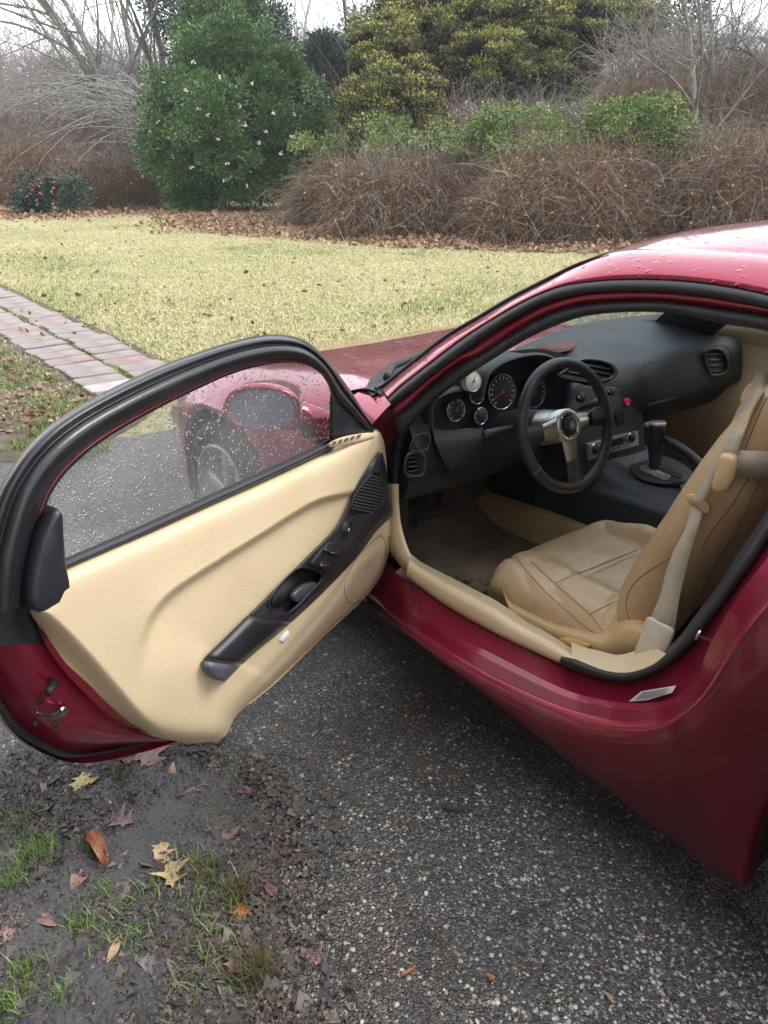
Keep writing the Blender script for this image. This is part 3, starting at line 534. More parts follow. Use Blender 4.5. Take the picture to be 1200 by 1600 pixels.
# bare trees --------------------------------------------------------------
def bare(label, b, tp, t_, r0, nb, sp, seed, mat=m_bark, depth=2, droop=0., name='bare_tree', grp=None):
    base = atd(b[0], b[1], t_); base[2] = min(base[2], 0); base[2] = 0 if base[2] < .4 else base[2]; g = base.copy(); g[2] = 0; T = thing(name, label, 'tree', tuple(g), grp)
    obj('branches', branch_tree(base, atd(tp[0], tp[1], t_), r0, nb, sp, seed, depth, droop=droop), mat, T)
    return T
bare('bare grey tree whose trunk leans up to the left over the thicket', (235, 300), (75, -60), 25, .17, (10, 6), .55, 11)
bare('bare tree with thick grey stem leaning left, nearest the camellia', (240, 300), (140, -60), 24.5, .12, (9, 6), .5, 12)
bare('bare tree with a straight upright stem above the arching branches', (228, 300), (190, -80), 26, .15, (12, 6), .4, 13)
bare('bare tree with twin pale stems beside the top of the camellia', (232, 300), (235, -80), 27, .17, (12, 6), .4, 14)
bare('thin bare sapling in the gap between the camellia and the cedar', (525, 290), (523, -60), 24, .06, (12, 5), .6, 15, m_barkd)
bare('slim bare tree left of the sapling in the gap, faint and grey', (465, 290), (455, -60), 30, .09, (12, 6), .45, 16)
bare('dark bare trunk at the top right corner against the sky', (1205, 300), (1192, -80), 15.5, .13, (9, 6), .6, 17, m_barkd)
bare('bare viny tree right of the cedar, brown grey', (1085, 300), (1060, -60), 15.6, .08, (14, 7), .55, 18)
bare('leaning bare tree in the grey tangle at the right', (1140, 300), (1110, -60), 17, .07, (14, 7), .6, 19)
# arching pale branches left
ar = thing('arching_shrub', 'leafless shrub of long pale branches arching down over the brown thicket', 'shrub', tuple(gp(238, 322)))
pt = []
r2 = np.random.default_rng(77)
for k in range(60):
    a0 = atd(232 + r2.normal() * 10, 150 + r2.random() * 90, 23.2 + r2.normal() * .8); ln = 60 + 190 * r2.random(); e = atd(232 - ln, 120 + 150 * r2.random(), 23 + r2.normal() * 1.5); m_ = (a0 + e) / 2 + np.array([r2.normal() * .3, r2.normal() * .3, .1 + .7 * r2.random()])
    pt.append(tube([a0, m_, e, e + (e - m_) * .25 - [0, 0, .3]], [.017, .004], 4, 12, caps=False))
obj('branches', npmerge(*[(V, np.array(F)) for V, F in pt]), M('pale_branches', (.17, .155, .14), (.30, .28, .255), ns=9, rough=.8), ar)
obj('trunk', tube([gp(238, 322), atd(236, 240, 23.2), atd(232, 160, 23.2)], [.10, .05], 7, 10, caps=False), m_bark, ar)
# grey tangles and far woods (beyond counting)
def tangle(name, boxes, mat, seed, r_=(.006, .012), kind='stuff', L_=(.5, 1.3), up=.5):
    pr = []
    for k, (x0, x1, y0, y1, t0, t1, n) in enumerate(boxes):
        r2 = np.random.default_rng(seed + k); P = np.array([atd(x0 + (x1 - x0) * r2.random(), y0 + (y1 - y0) * r2.random(), t0 + (t1 - t0) * r2.random()) for _ in range(n)]); P[:, 2] = np.maximum(P[:, 2], .02)
        D = r2.normal(size=P.shape); D[:, 2] = np.abs(D[:, 2]) * 1.2 * up + up * .4; pr.append(twigs(P, D, L_[0] + (L_[1] - L_[0]) * r2.random(n), r_[0] + (r_[1] - r_[0]) * r2.random(n), 4, .3, 0, seed + k))
    return leaf_obj(name, pr, mat, kind=kind)
tangle('grey_undergrowth', [(-80, 250, 95, 320, 25, 29, 9000), (430, 560, 60, 330, 25, 29, 3500), (940, 1290, 60, 330, 16.6, 19.5, 9500), (580, 960, 170, 330, 17, 19.5, 4000)], m_brg, 800, (.004, .009))
tangle('brown_undergrowth', [(-80, 270, 190, 330, 24.5, 28, 6000), (940, 1290, 140, 330, 16, 18, 7000), (575, 1000, 190, 335, 16.8, 19.5, 7500)], m_bram, 850, (.004, .009))
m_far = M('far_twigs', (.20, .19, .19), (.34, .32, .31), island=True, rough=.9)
tangle('far_woods', [(-300, 1600, 110, 300, 34, 60, 17000), (-300, 700, 60, 200, 40, 70, 3000)], m_far, 900, (.012, .03), L_=(1.5, 4), up=1.0)
for i, x in enumerate((-60, 20, 90, 150, 420, 450, 482, 545, 575, 1010, 1080, 1160)):
    t_ = 36 + 12 * rng.random(); bb = atd(x, 300, t_); bb[2] = 0
    T = bare('distant bare tree in the far grey wood, ' + ('left of the leaning trunks', 'behind the pale arching branches, farthest left', 'behind the leaning trunk', 'just right of the leaning trunk', 'showing over the right shoulder of the camellia', 'second one right of the camellia', 'third one right of the camellia', 'right beside the shorter cedar', 'touching the top left of the shorter cedar', 'just right of the tall cedar', 'between the tall cedar and the corner trunk', 'close to the sky patch at top right')[i], (x, 300), (x + rng.normal() * 12, -30 - 60 * rng.random()), t_, .13, (9, 5), .4, 600 + i, m_far, grp='distant bare trees in the far wood')
# evergreen filler deep behind right (dark pines)
pr = []
for k, (x, y, rx, ry, n, t_) in enumerate(((1060, 30, 60, 60, 3000, 21), (560, 60, 40, 40, 2500, 30), (1130, 150, 80, 60, 3000, 20))):
    s = t_ / FPX; P, D = shell(atd(x, y, t_), (rx * s, rx * s, ry * s), n, 950 + k, clumps=40, csz=.5); pr.append(leafquads(P, D, .13, .4, k))
leaf_obj('background_evergreens', pr, m_camd, kind='stuff')
# leaf litter along the wood edge
def litter(name, line, wid, n, size, seed, mat=m_dead):
    r2 = np.random.default_rng(seed); L_ = cr_resample(line, 200); k = r2.integers(0, 200, n); off = r2.normal(size=n) * wid + wid * .4
    px_, py_ = L_[k, 0] + r2.normal(size=n) * 22, L_[k, 1] - off; py_ = np.minimum(py_, L_[k, 1] + 14); P = np.array([gp(a, b) for a, b in zip(px_, np.maximum(py_, 300))]); P[:, 2] = lawn_z(P[:, 0], P[:, 1]) + .008 + .03 * r2.random(n)
    D = r2.normal(size=(n, 3)); D[:, 2] *= .45; return obj(name, leafquads(P, D, size, .7, seed, .5), mat, kind='stuff', smooth=False)
litter('leaf_litter', [(260, 350), (330, 348), (420, 356), (500, 362), (600, 370), (700, 376), (820, 380), (950, 382), (1100, 378), (1300, 372)], 10, 11000, .10, 41)
litter('leaf_litter', [(-60, 334), (60, 336), (150, 332), (230, 328), (290, 330)], 5, 3000, .11, 42)
litter('leaf_litter', [(1000, 385), (1100, 372), (1200, 350), (1300, 345)], 22, 3500, .10, 43)
litter('leaf_litter', [(300, 345), (380, 352), (440, 356)], 14, 1800, .07, 44)
n = 420; P = np.array([gp(-100 + 1100 * rng.random(), 350 + 190 * rng.random() ** 1.3) for _ in range(n)]); P[:, 2] = lawn_z(P[:, 0], P[:, 1]) + .02; D = rng.normal(size=(n, 3)); D[:, 2] *= .4
obj('scattered_lawn_leaves', leafquads(P, D, .07, .6, 3, .5), m_dead, kind='stuff', smooth=False)
n = 260; P = np.array([gp(-40 + 190 * rng.random() , 560 + 120 * rng.random()) for _ in range(n)]); P[:, 2] = .012; D = rng.normal(size=(n, 3)); D[:, 2] *= .4; P = P[(P[:, 1] > .5)]
obj('path_side_leaves', leafquads(P, D[:len(P)], .05, .6, 4, .5), m_dead, kind='stuff', smooth=False)
n = 9000; P = np.array([gp(-60 + 230 * rng.random(), 550 + 170 * rng.random()) for _ in range(n)]); P = P[(P[:, 1] > .5)]; P[:, 2] = .0; k = fbm(P[:, 0] * 4, P[:, 1] * 4, 3) > .45; obj('soil_grass', blades(P[k], .025, .0025, .9, 6), m_gg, kind='stuff', smooth=False)

# unseen house added behind the camera to keep the near side in shade
hs = thing('added_shade_house', 'dark brick house added out of view behind the driveway to shade the near side', 'house', (-1.0, 5.5, 0))
m_hb = M('dark_brick', (.10, .045, .035), (.16, .08, .06), ns=14, rough=.85, bump=.4, bs=60)
obj('wall', box((-1, 5.5, 2.6), 15, 2.2, 5.2), m_hb, hs, smooth=False)
obj('roof', ([( -9, 3.9, 5.15), (7, 3.9, 5.15), (7, 6.4, 7.2), (-9, 6.4, 7.2), (-9, 8.9, 5.15), (7, 8.9, 5.15)], [(0, 1, 2, 3), (3, 2, 5, 4), (0, 3, 4), (1, 5, 2), (0, 4, 5, 1)]), M('dark_shingles', (.035, .033, .032), (.07, .065, .06), ns=20, rough=.9), hs, smooth=False)
for x, z_ in ((-5, 1.6), (-1.5, 1.6), (3.2, 1.6), (-5, 4.1), (-1.5, 4.1), (3.2, 4.1)): w = obj('window', box((x, 4.38, z_), 1.2, .06, 1.3), m_white, hs, smooth=False); obj('pane', box((x, 4.34, z_), 1.06, .03, 1.16), m_wind, w, smooth=False)

# ================================================================== THE CAR
car = thing('sports_car', 'wine red sports car wet with rain, driver door wide open on a tan leather cabin', 'car', (1.2, 0, 0))
# -- sill and door opening, traced front -> rear -> up the B pillar
seal_out = [(600, 876), (637, 904), (693, 946), (773, 991), (880, 1042), (918, 1054), (969, 1065), (1013, 1056), (1050, 1035), (1083, 1006), (1108, 973), (1145, 925), (1200, 845), (1250, 760)]
crease = [(585, 905), (637, 948), (693, 982), (770, 1022), (870, 1072), (925, 1090), (980, 1098), (1035, 1096), (1072, 1079), (1092, 1050), (1110, 1006), (1130, 969), (1160, 922), (1215, 850), (1270, 770)]
reb = [(583, 915), (637, 956), (693, 991), (770, 1034), (870, 1083), (925, 1100), (980, 1109), (1040, 1106), (1078, 1088), (1100, 1055), (1127, 1013), (1163, 958), (1205, 905), (1240, 860), (1290, 790)]
rim1 = [(580, 925), (637, 972), (693, 1010), (770, 1055), (870, 1100), (943, 1121), (998, 1126), (1046, 1121), (1083, 1096), (1112, 1059), (1145, 999), (1174, 958), (1215, 915), (1250, 872), (1300, 800)]
rim2 = [(578, 933), (637, 981), (693, 1020), (770, 1067), (865, 1113), (925, 1135), (987, 1143), (1042, 1134), (1083, 1106), (1115, 1068), (1150, 1010), (1184, 964), (1222, 922), (1256, 880), (1308, 808)]
m_body = m_paint; m_flank = paint('dull_shaded_red_flank_paint', (.135, .007, .022), drops=False, dirt=.35, rough=.5, coat=.35)  # flank: same body red, its shade darkened into the colour, plus dull dirt
N_ = 90
tap = lambda x: .10 * float(sm(np.array(655. - x), 0, 70))
def multi(rows, n=N_):             # rows: (curve, offset)
    return np.stack([np.array([side(p[0], p[1], h - tap(p[0])) for p in cr_resample(c, n)]) for c, h in rows])
obj('sill_and_jamb', grid(multi([(seal_out, -.03), (seal_out, -.004), (crease, .018), (crease, .022), (reb, .024), (reb, .028), (rim1, .052), (rim1, .056), (rim2, .064)])), m_jamb, car)
# outer flank below the rim: rocker, rear quarter; bottom edge then wheel-arch edge
bot = [(560, 938), (620, 977), (667, 1008), (773, 1093), (880, 1184), (960, 1243), (1040, 1307), (1093, 1344), (1158, 1394)]
A_ = np.array([side(p[0], p[1], .064 - tap(p[0])) for p in cr_resample(rim2, 110)])
B1 = np.array([aty(p[0], p[1], .845 - tap(p[0])) for p in cr_resample(bot, 62)])
ang = np.linspace(R(12), R(90), 48); ex = B1[-1]
arc = np.array([aty(p[0], p[1], .862) for p in cr_resample([(1158, 1394), (1161, 1365), (1171, 1315), (1183, 1276), (1202, 1244), (1240, 1206), (1300, 1172), (1390, 1150)], 49)])[1:]
B_ = np.vstack([B1, arc])
G = np.zeros((12, 110, 3))
for k in range(12):
    t = k / 11; P_ = A_ * (1 - t) + B_ * t; P_[:, 1] += .035 * math.sin(math.pi * t ** .8) * np.linspace(.5, 1.15, 110)
    G[k] = P_
inner = B_.copy(); inner[:, 1] -= .05
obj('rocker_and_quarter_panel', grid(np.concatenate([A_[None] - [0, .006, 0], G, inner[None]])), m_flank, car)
# quarter panel behind the frame and the rear of the car
xs = np.linspace(float(B_[-1][0]), -1.0, 26); rows = []
for x in xs:
    a = max(.0, .36 ** 2 - x * x); zb = .29 + math.sqrt(a) if abs(x) < .36 else .25
    w = np.interp(x, [-1.0, -.6, 0, .4], [.70, .83, .875, .87]); zt = np.interp(x, [-1.0, -.5, .0, .45], [.80, .88, .90, .92])
    rows.append([(x, w - .02, zb), (x, w, zb + .03), (x, w + .012, (zb + zt) / 2), (x, w - .02, zt - .08), (x, w - .10, zt), (x, w - .2, zt + .06)])
rows.insert(0, [tuple(p) for p in G[::-1, -1]]); x_q = float(G[0, -1, 0]); z_q = float(G[0, -1, 2]); rows = [rows[0]] + [q for q in rows[1:] if q[0][0] < float(G[-1, -1, 0]) - .04]
for q in rows[1:]:
    t = max(0, min(1, (x_q - q[0][0]) / .5)); q[-2] = (q[-2][0], q[-2][1], q[-2][2] * t + (z_q - .02) * (1 - t)); q[-1] = (q[-1][0], q[-1][1] + .08 * (1 - t), q[-1][2] * t + (z_q + .0) * (1 - t))
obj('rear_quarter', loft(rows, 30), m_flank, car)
c0 = [side(1308, 808, .055), side(1305, 720, .04), side(1302, 620, .02), side(1300, 540, .0), side(1300, 480, -.01), side(1300, 418, -.04)]
cq = [[(p[0] - d, p[1] - d * .06, p[2] - (d * .28) * k / 5 - .02 * (k == 0) * d) for k, p in enumerate(c0)] for d in (0, .15, .4, .75, 1.1)]
obj('rear_pillar', loft(cq, 26), m_paint, car)
ci = [[(p[0] - .0, p[1] - .05, p[2]) for p in c0], [(p[0] - .10, p[1] - .09, p[2] - .02) for p in c0]]
obj('rear_pillar_trim', loft(ci, 16), m_tanp, car)
rows = [[(x, y, .88 + .30 * (1 - ((abs(y)) / .68) ** 2.2) * (1 - t ** 1.6) - .06 * t) for y in np.linspace(.68, -.68, 13)] for x, t in ((.42, 0), (.2, .1), (-.1, .3), (-.5, .6), (-.85, .85), (-1.05, 1))]
obj('rear_glass_deck', loft(rows, 30), m_body, car)
obj('tail_panel', loft([[(-1.05, .7, z), (-1.1, .3, z), (-1.1, -.3, z), (-1.05, -.7, z)] for z in (.85, .6, .25)], 20), m_body, car)
# mirrored flank of the passenger side
rows = []
for x in np.linspace(3.3, -1.0, 70):
    zb = .2
    for cx in (0, 2.425):
        if abs(x - cx) < .36: zb = max(zb, .29 + math.sqrt(.36 ** 2 - (x - cx) ** 2))
    w = np.interp(x, [-1, -.5, 0, .6, 1.2, 1.8, 2.4, 2.9, 3.3], [.70, .83, .88, .84, .82, .83, .87, .82, .62]); zt = np.interp(x, [-1, 0, 1.6, 2.4, 3.3], [.8, .9, .82, .70, .52])
    rows.append([(x, -w + .03, zb), (x, -w, zb + .05), (x, -w - .01, (zb + zt) / 2), (x, -w + .02, zt - .03), (x, -w + .07, zt)])
obj('passenger_side_body', loft(rows, 14), m_body, car)
# -- roof rail, pillar and seals of the driver's opening
S_up = [(596, 607), (650, 564), (700, 526), (750, 497), (800, 467), (860, 436), (900, 416), (950, 398), (1000, 392), (1060, 393), (1125, 396), (1200, 402), (1300, 418)]
S_lo = [(607, 622), (630, 600), (675, 565), (725, 527), (775, 495), (825, 467), (875, 447), (925, 439), (975, 436), (1050, 437), (1125, 445), (1200, 460), (1300, 490)]
B_lo = [(612, 634), (640, 614), (675, 587), (750, 532), (800, 500), (850, 475), (900, 461), (950, 456), (1025, 456), (1100, 463), (1150, 471), (1200, 482), (1300, 512)]
R_lo = [(618, 650), (645, 629), (673, 602), (719, 567), (750, 554), (800, 521), (850, 493), (900, 477), (950, 471), (1025, 470), (1100, 477), (1150, 485), (1200, 493), (1300, 524)]
I_lo = [(627, 690), (645, 662), (673, 630), (741, 580), (815, 534), (875, 506), (925, 492), (1000, 487), (1060, 491), (1130, 506), (1165, 511), (1200, 518), (1300, 550)]
def sideS(px, py, h=0.): return side(px, py, h)
obj('pillar_and_roof_rail', band(S_up, S_lo, [(-.12, -.10), (-.05, -.065), (0, -.045), (.2, -.02), (.5, .0), (.8, .012), (1, .012), (1.0, -.02)], sideS, 90), m_paint, car)
obj('outer_door_seal', band(S_lo, B_lo, [(0, -.02), (0, .006), (.15, .014), (.5, .018), (.85, .012), (1, .0), (1, -.02)], sideS, 90), m_rub, car)
obj('door_frame_jamb', band(B_lo, R_lo, [(0, -.022), (.0, -.012), (.5, -.018), (1, -.03), (1, -.05)], sideS, 90), m_jamb, car)
obj('inner_door_seal', band(R_lo, I_lo, [(0, -.05), (0, -.028), (.3, -.018), (.7, -.02), (.95, -.035), (1, -.06), (1.02, -.10)], sideS, 90), m_rub, car)
# front jamb (hinge pillar) : red sheet from the outer edge back to the black seal
jo = [(578, 640), (576, 680), (570, 740), (575, 820), (580, 900), (583, 925)]
ji = [(628, 640), (628, 659), (614, 693), (607, 730), (606, 790), (606, 860), (612, 890)]
obj('hinge_pillar', band(jo, ji, [(0, .03), (.3, .02), (.5, .0), (.8, -.01), (1, -.02)], lambda x, y, h: aty(x, y, .69 + h), 40), m_jamb, car)
kx = [(620, 645), (628, 659), (616, 693), (609, 730), (608, 760), (608, 800), (608, 850), (610, 872)]
ky = [(660, 648), (640, 668), (630, 700), (624, 740), (623, 770), (624, 810), (630, 845), (638, 866)]
obj('front_door_seal', band(kx, ky, [(0, -.02), (.15, .0), (.5, .004), (.85, -.004), (1, -.06)], lambda x, y, h: aty(x, y, .695 + h), 50), m_rub, car)
k1 = [(605, 756), (606, 790), (604, 820), (602, 842), (612, 865), (633, 893), (645, 905)]
k2 = [(623, 756), (624, 790), (627, 820), (637, 855), (650, 880), (662, 892), (668, 897)]
obj('kick_trim', band(k1, k2, [(0, -.02), (0, .006), (.3, .013), (.8, .013), (1, .0), (1, -.07)], lambda x, y, h: aty(x, y, .70 + h), 40), m_sill, car)
# beige scuff plate and the rear loop of the black seal
p_top = [(640, 872), (660, 887), (700, 909), (745, 933), (768, 945), (795, 962), (816, 976), (850, 994), (888, 1017), (901, 1025)]
p_bot = [(634, 899), (660, 920), (693, 944), (733, 968), (773, 990), (800, 1003), (826, 1015), (850, 1026), (872, 1036), (882, 1041)]
obj('sill_scuff_plate', band(p_top, p_bot, [(-.25, -.12), (0, -.05), (.05, -.03), (.2, -.006), (.5, .0), (.8, .004), (.9, .002), (1, -.012), (1, -.03)], sideS, 50), m_sill, car)
s_top = [(878, 1024), (899, 1029), (943, 1046), (980, 1050), (1017, 1039), (1042, 1020), (1064, 999), (1090, 966), (1119, 926), (1156, 872), (1200, 806), (1250, 725)]
s_bot = [(872, 1037), (918, 1056), (969, 1066), (1013, 1057), (1050, 1036), (1083, 1007), (1108, 974), (1145, 926), (1200, 846), (1250, 762)]
obj('sill_door_seal', band(s_top, s_bot, [(-.3, -.06), (0, -.012), (.15, .005), (.5, .014), (.85, .008), (1, -.01)], sideS, 80), m_rub, car)
l_top = [(893, 1018), (930, 1032), (970, 1040), (1005, 1032), (1035, 1018)]
l_bot = [(893, 1028), (943, 1047), (980, 1051), (1017, 1040), (1042, 1022)]
obj('inner_sill_lip', band(l_top, l_bot, [(-1.5, -.10), (0, -.03), (1, -.006)], sideS, 30), m_sill, car)
# sticker and striker
st = obj('sill_label', prism([side(x, y, .012 + k) for x, y, k in ((983, 1096, .004), (1003, 1080, .0), (1057, 1071, .002), (1051, 1082, .004), (1012, 1094, .006))], (0, 1, .35), .002), m_white, car, smooth=False)
for i in range(6):
    t = i / 6 + .08
    a = np.array((1001, 1082)) * (1 - t) + np.array((988, 1094)) * t; b_ = np.array((1052, 1073)) * (1 - t) + np.array((1044, 1084)) * t
    P_ = [side(*(a + (b_ - a) * q + (0, -.0)), .0175 + .003 * t) for q in np.linspace(.06, .9 - .05 * (i % 3), 5)]
    obj('print_line', tube(P_, .0009, 4), m_ink, st)
sk = side(1094, 990, -.0)
obj('door_striker', torus(sk + [0, .004, 0], (1, .3, .2), .012, .0035, 24, 8), m_chr, car)
# -- roof, windscreen, far pillar
def roofz(px, py, y): return aty(px, py, y)
ditch = [np.array(side(*p, -.045)) for p in cr_resample(S_up[7:], 24)]
crest_px = [(960, 389), (1000, 379), (1050, 368), (1120, 357), (1200, 349), (1300, 344)]
rows = []
d_ = cr_resample(np.array(ditch), 24)
for i, q in enumerate(d_):
    t = i / 23; x, y, z = q; zc = z + .048 - .012 * t * 0
    xr = x + .10 * (1 - t)
    ys = [y, y - .015, y - .03, y * .66, y * .33, 0, -y * .33, -y * .66, -y + .03, -y]
    hs = [0, -.004, .006, .034, .047, .052, .047, .034, .006, 0]
    bx = [0, 0, .005, .05, .085, .10, .085, .05, .005, 0]
    g_ = .30 + .70 * min(1, 1.8 * t); rows.append([(x + bx[k] * (1 - t), ys[k], z + hs[k] * g_) for k in range(10)])
ext = []
for f_, dz in ((.15, -.01), (.35, -.04), (.6, -.12)):
    ext.append([(p[0] - f_, p[1], p[2] + dz) for p in rows[-1]])
obj('roof_panel', loft(rows + ext, 50), m_paint, car)
gl = np.array([side(*p, -.05) for p in cr_resample(S_up[:8], 26)])
rows = []
for i, (x, y, z) in enumerate(gl):
    t = i / 25; bul = .26 * (1 - t) + .10 * t
    rows.append([(x + bul * (1 - s * s), y * s, z + .012 * (1 - s * s) * (.3 + t) - (1 - t) * .01) for s in np.linspace(1, -1, 21)])
G = np.array(rows); obj('windscreen', grid(G), m_wind, car)
obj('windscreen_moulding', tube([p + np.array([0, .0, .004]) for p in gl], [.006, .006, .006, .005, .0015], 8), m_rub, car)
mir = lambda P: np.array(P) * np.array([1, -1, 1])
V, F = band(S_up, I_lo, [(-.05, -.06), (0, -.045), (.5, 0), (.9, -.02), (1, -.06), (.5, -.08), (0, -.09)], sideS, 60)
obj('passenger_pillar', (mir(V), F), m_rub, car)
fr = G[:, 0]
# -- interior roof lining, far door trim
hd = []
for i, q in enumerate(d_): hd.append([(q[0] - .03, q[1] * s, q[2] - .035 + .03 * (1 - s * s)) for s in np.linspace(.97, -.97, 9)])
obj('headlining', loft(hd, 20), M('grey_headlining', (.12, .10, .08), rough=.95), car)
rows = []
for z, off in ((.20, .0), (.45, .02), (.60, .04), (.74, .0), (.84, -.0), (.90, .02), (.96, .0)):
    rows.append([(x, -.74 + off + .0 * x, z + .05 * (1 if z > .7 else 0) * (1.7 - x)) for x in (1.78, 1.5, 1.2, .9, .6, .4)])
obj('passenger_door_trim', loft(rows, 30, 4), m_tan, car)
obj('passenger_window', grid(np.array([[(x, -.74 + (z - .85) * .5, z) for x in np.linspace(1.7, .4, 8)] for z in (.84, 1.0, 1.18)])), m_wind, car)
obj('rear_bulkhead', loft([[(.38, y, .2), (.36, y, .6), (.30, y, .8)] for y in (.76, 0, -.76)], 10), m_carp, car)
# -- hood and front wings
def wing(x):
    zc = np.interp(x, [1.72, 1.95, 2.2, 2.6, 3.0, 3.3, 3.5], [.80, .815, .80, .75, .66, .55, .42])
    zf = np.interp(x, [1.66, 1.8, 2.0, 2.3, 2.6, 3.0, 3.3, 3.5], [.84, .835, .825, .80, .765, .66, .52, .40])
    w = np.interp(x, [1.7, 2.05, 2.425, 2.8, 3.1, 3.35, 3.5], [.835, .855, .885, .86, .77, .60, .42])
    zb = .29 + math.sqrt(.36 ** 2 - (x - 2.425) ** 2) if abs(x - 2.425) < .3599 else .2
    return zc, zf, w, zb
def nose_rows(xs, sgn=1, y0=0.):
    rows = []
    for x in xs:
        zc, zf, w, zb = wing(x); s = w / .885
        rows.append([(x, sgn * y, z) for y, z in ((y0, zc), (.30 * s, zc + .004), (.48 * s, (zc + zf) / 2), (.64 * s, zf), (.75 * s, zf - .02), (.83 * s, zf - .07), (w - .004, min(zf - .13, .64)), (w + .002, max(zb + .03, .44)), (w - .012, zb))])
    return rows
xs = np.r_[np.linspace(1.80, 2.05, 7), np.linspace(2.066, 2.13, 6), np.linspace(2.17, 2.68, 16), np.linspace(2.72, 2.784, 6), np.linspace(2.82, 3.5, 16)]
bx = lambda y: 0
VF = []
for sgn in (1, -1):
    VF.append(loft(nose_rows(xs, sgn), 46))
obj('front_wings_and_bonnet', merge(*VF), m_paint, car)
# wing corner running up to the pillar base
rows = []
for x in np.linspace(1.62, 1.80, 7):
    zc, zf, w, zb = wing(1.80); t = (x - 1.62) / .18
    rows.append([(x, y - .01 * (1 - t), z + (.02 * (1 - t))) for y, z in ((.62, zf + .0), (.70, zf - .003), (.78, zf - .05), (.82, zf - .10), (w - .004, .64))] + [(x, w, .45), (x, w - .02, .3), (x, w - .03, .22)])
obj('wing_corner', loft(rows, 30), m_paint, car)
obj('shut_line', tube([(1.803, y, z + .002) for _, y, z in nose_rows([1.803])[0][3:7]], .003, 6, 20), m_dark, car)
# cowl, wiper
cowl = [[(1.86 + .12 * (1 - (y / .7) ** 2), y, .79 if abs(y) < .6 else .81) for y in np.linspace(.68, -.68, 15)], [(1.60 + .26 * (1 - (y / .7) ** 2), y, .80) for y in np.linspace(.68, -.68, 15)]]
obj('cowl_panel', loft(cowl, 40), m_dark, car)
oc = [atz(x, y, .845) for x, y in ((573, 608), (576, 596), (592, 580), (620, 566), (650, 553), (690, 536), (720, 520))]
ic = [atz(x, y, .845) for x, y in ((582, 618), (600, 607), (640, 580), (665, 562), (690, 546), (710, 530), (728, 520))]
obj('cowl_gap', loft([np.array(oc), (np.array(oc) + ic) / 2 - [0, 0, .003], np.array(ic)], 40), m_dark, car)
wp = [atz(x, y, .865) for x, y in ((605, 590), (613, 573), (624, 568), (650, 556), (690, 534), (720, 512))]
w_ = obj('wiper', tube(wp, [.014, .012, .008, .006, .005], 8, 30), m_dark, car)
obj('wiper_blade', tube([p + np.array([.01, 0, -.008]) for p in [atz(x, y, .865) for x, y in ((590, 604), (620, 585), (660, 560), (700, 536), (730, 515))]], .005, 6, 20), m_rub, w_)
# wheels
def wheel(x, y, s):
    t = obj('wheel', torus((x, y, .31), (0, s, 0), .245, .062, 64, 14, fl=1.5), m_tyre, car)
    c = np.array([x, y + s * .05, .31])
    prof = [(1, -.12), (1, .03), (.93, .035), (.9, .0), (.86, -.05), (.3, -.04), (.22, .0), (.01, .004)]
    obj('rim', disc(c, (0, s, 0), .21, prof=prof, k=48), m_wheel, t)
    for k in range(5):
        a = 2 * math.pi * k / 5 + .3; d = np.array([math.cos(a), 0, math.sin(a)]); q = np.array([-math.sin(a), 0, math.cos(a)])
        obj('spoke', box(c + d * .115 + [0, s * -.002, 0], .18, .045, .03, d, q, (0, s, 0), b=.006), m_wheel, t)
    return t
for x, y, s in ((2.425, .80, 1), (0, .78, 1), (2.425, -.80, -1), (0, -.78, -1)): wheel(x, y, s)
for cx in (0, 2.425):
    for s_ in (1, -1): obj('wheel_arch_liner', grid(np.array([[(cx + .37 * math.cos(t), yy, .29 + .37 * math.sin(t)) for t in np.linspace(-.2, math.pi + .2, 26)] for yy in (s_ * .85, s_ * .5)])), m_dark, car)
obj('underbody', merge(box((1.2, 0, .17), 1.66, 1.56, .03), box((2.75, 0, .2), .9, 1.0, .03), box((-.5, 0, .22), 1.0, 1.2, .03), box((2.425, 0, .3), .05, 1.0, .2), box((0, 0, .32), .05, 1.0, .3), box((2.1, 0, .4), .03, 1.6, .5)), m_dark, car, smooth=False)

# ================================================================== INTERIOR
obj('floor_carpet', loft([[(2.05, y, .40), (1.9, y, .26), (1.8, y, .205), (1.3, y, .20), (.8, y, .20), (.42, y, .21), (.38, y, .4)] for y in (.765, .3, 0, -.4, -.765)], 30), m_carp, car)
fm = [(1.86, .62), (1.9, .45), (1.88, .14), (1.7, .1), (1.35, .12), (1.3, .4), (1.32, .68), (1.5, .72), (1.75, .70)]
gx, gy = np.meshgrid(np.linspace(1.88, 1.28, 50), np.linspace(.72, .1, 50), indexing='ij')
gz = .212 + .02 * fbm(gx * 9, gy * 9, 3) + .05 * sm(gx, 1.75, 1.9)
obj('floor_mat', grid(np.stack([gx, gy, gz], -1)), m_mat, car)
obj('side_kick_carpet', loft([[(1.98, .70, .24), (1.98, .70, .8)], [(1.75, .68, .22), (1.75, .68, .78)], [(1.60, .67, .22), (1.60, .67, .62)]], 12), m_dark, car)
obj('inner_sill_carpet', loft([[(x, .70, .2), (x, .72, .30), (x, .755, .365), (x, .78, .36)] for x in (1.52, 1.3, .9, .6)], 10), m_carp, car)
# pedals
for (a, b_, z0) in ((1.83, .50, .36), (1.86, .36, .38), (1.84, .62, .34)):
    obj('pedal', merge(box((a - .03, b_, z0), .015, .07, .09, b=.004), tube([(a - .02, b_, z0), (a + .08, b_, z0 + .2), (a + .1, b_, z0 + .3)], .008, 6)), m_dark, car)
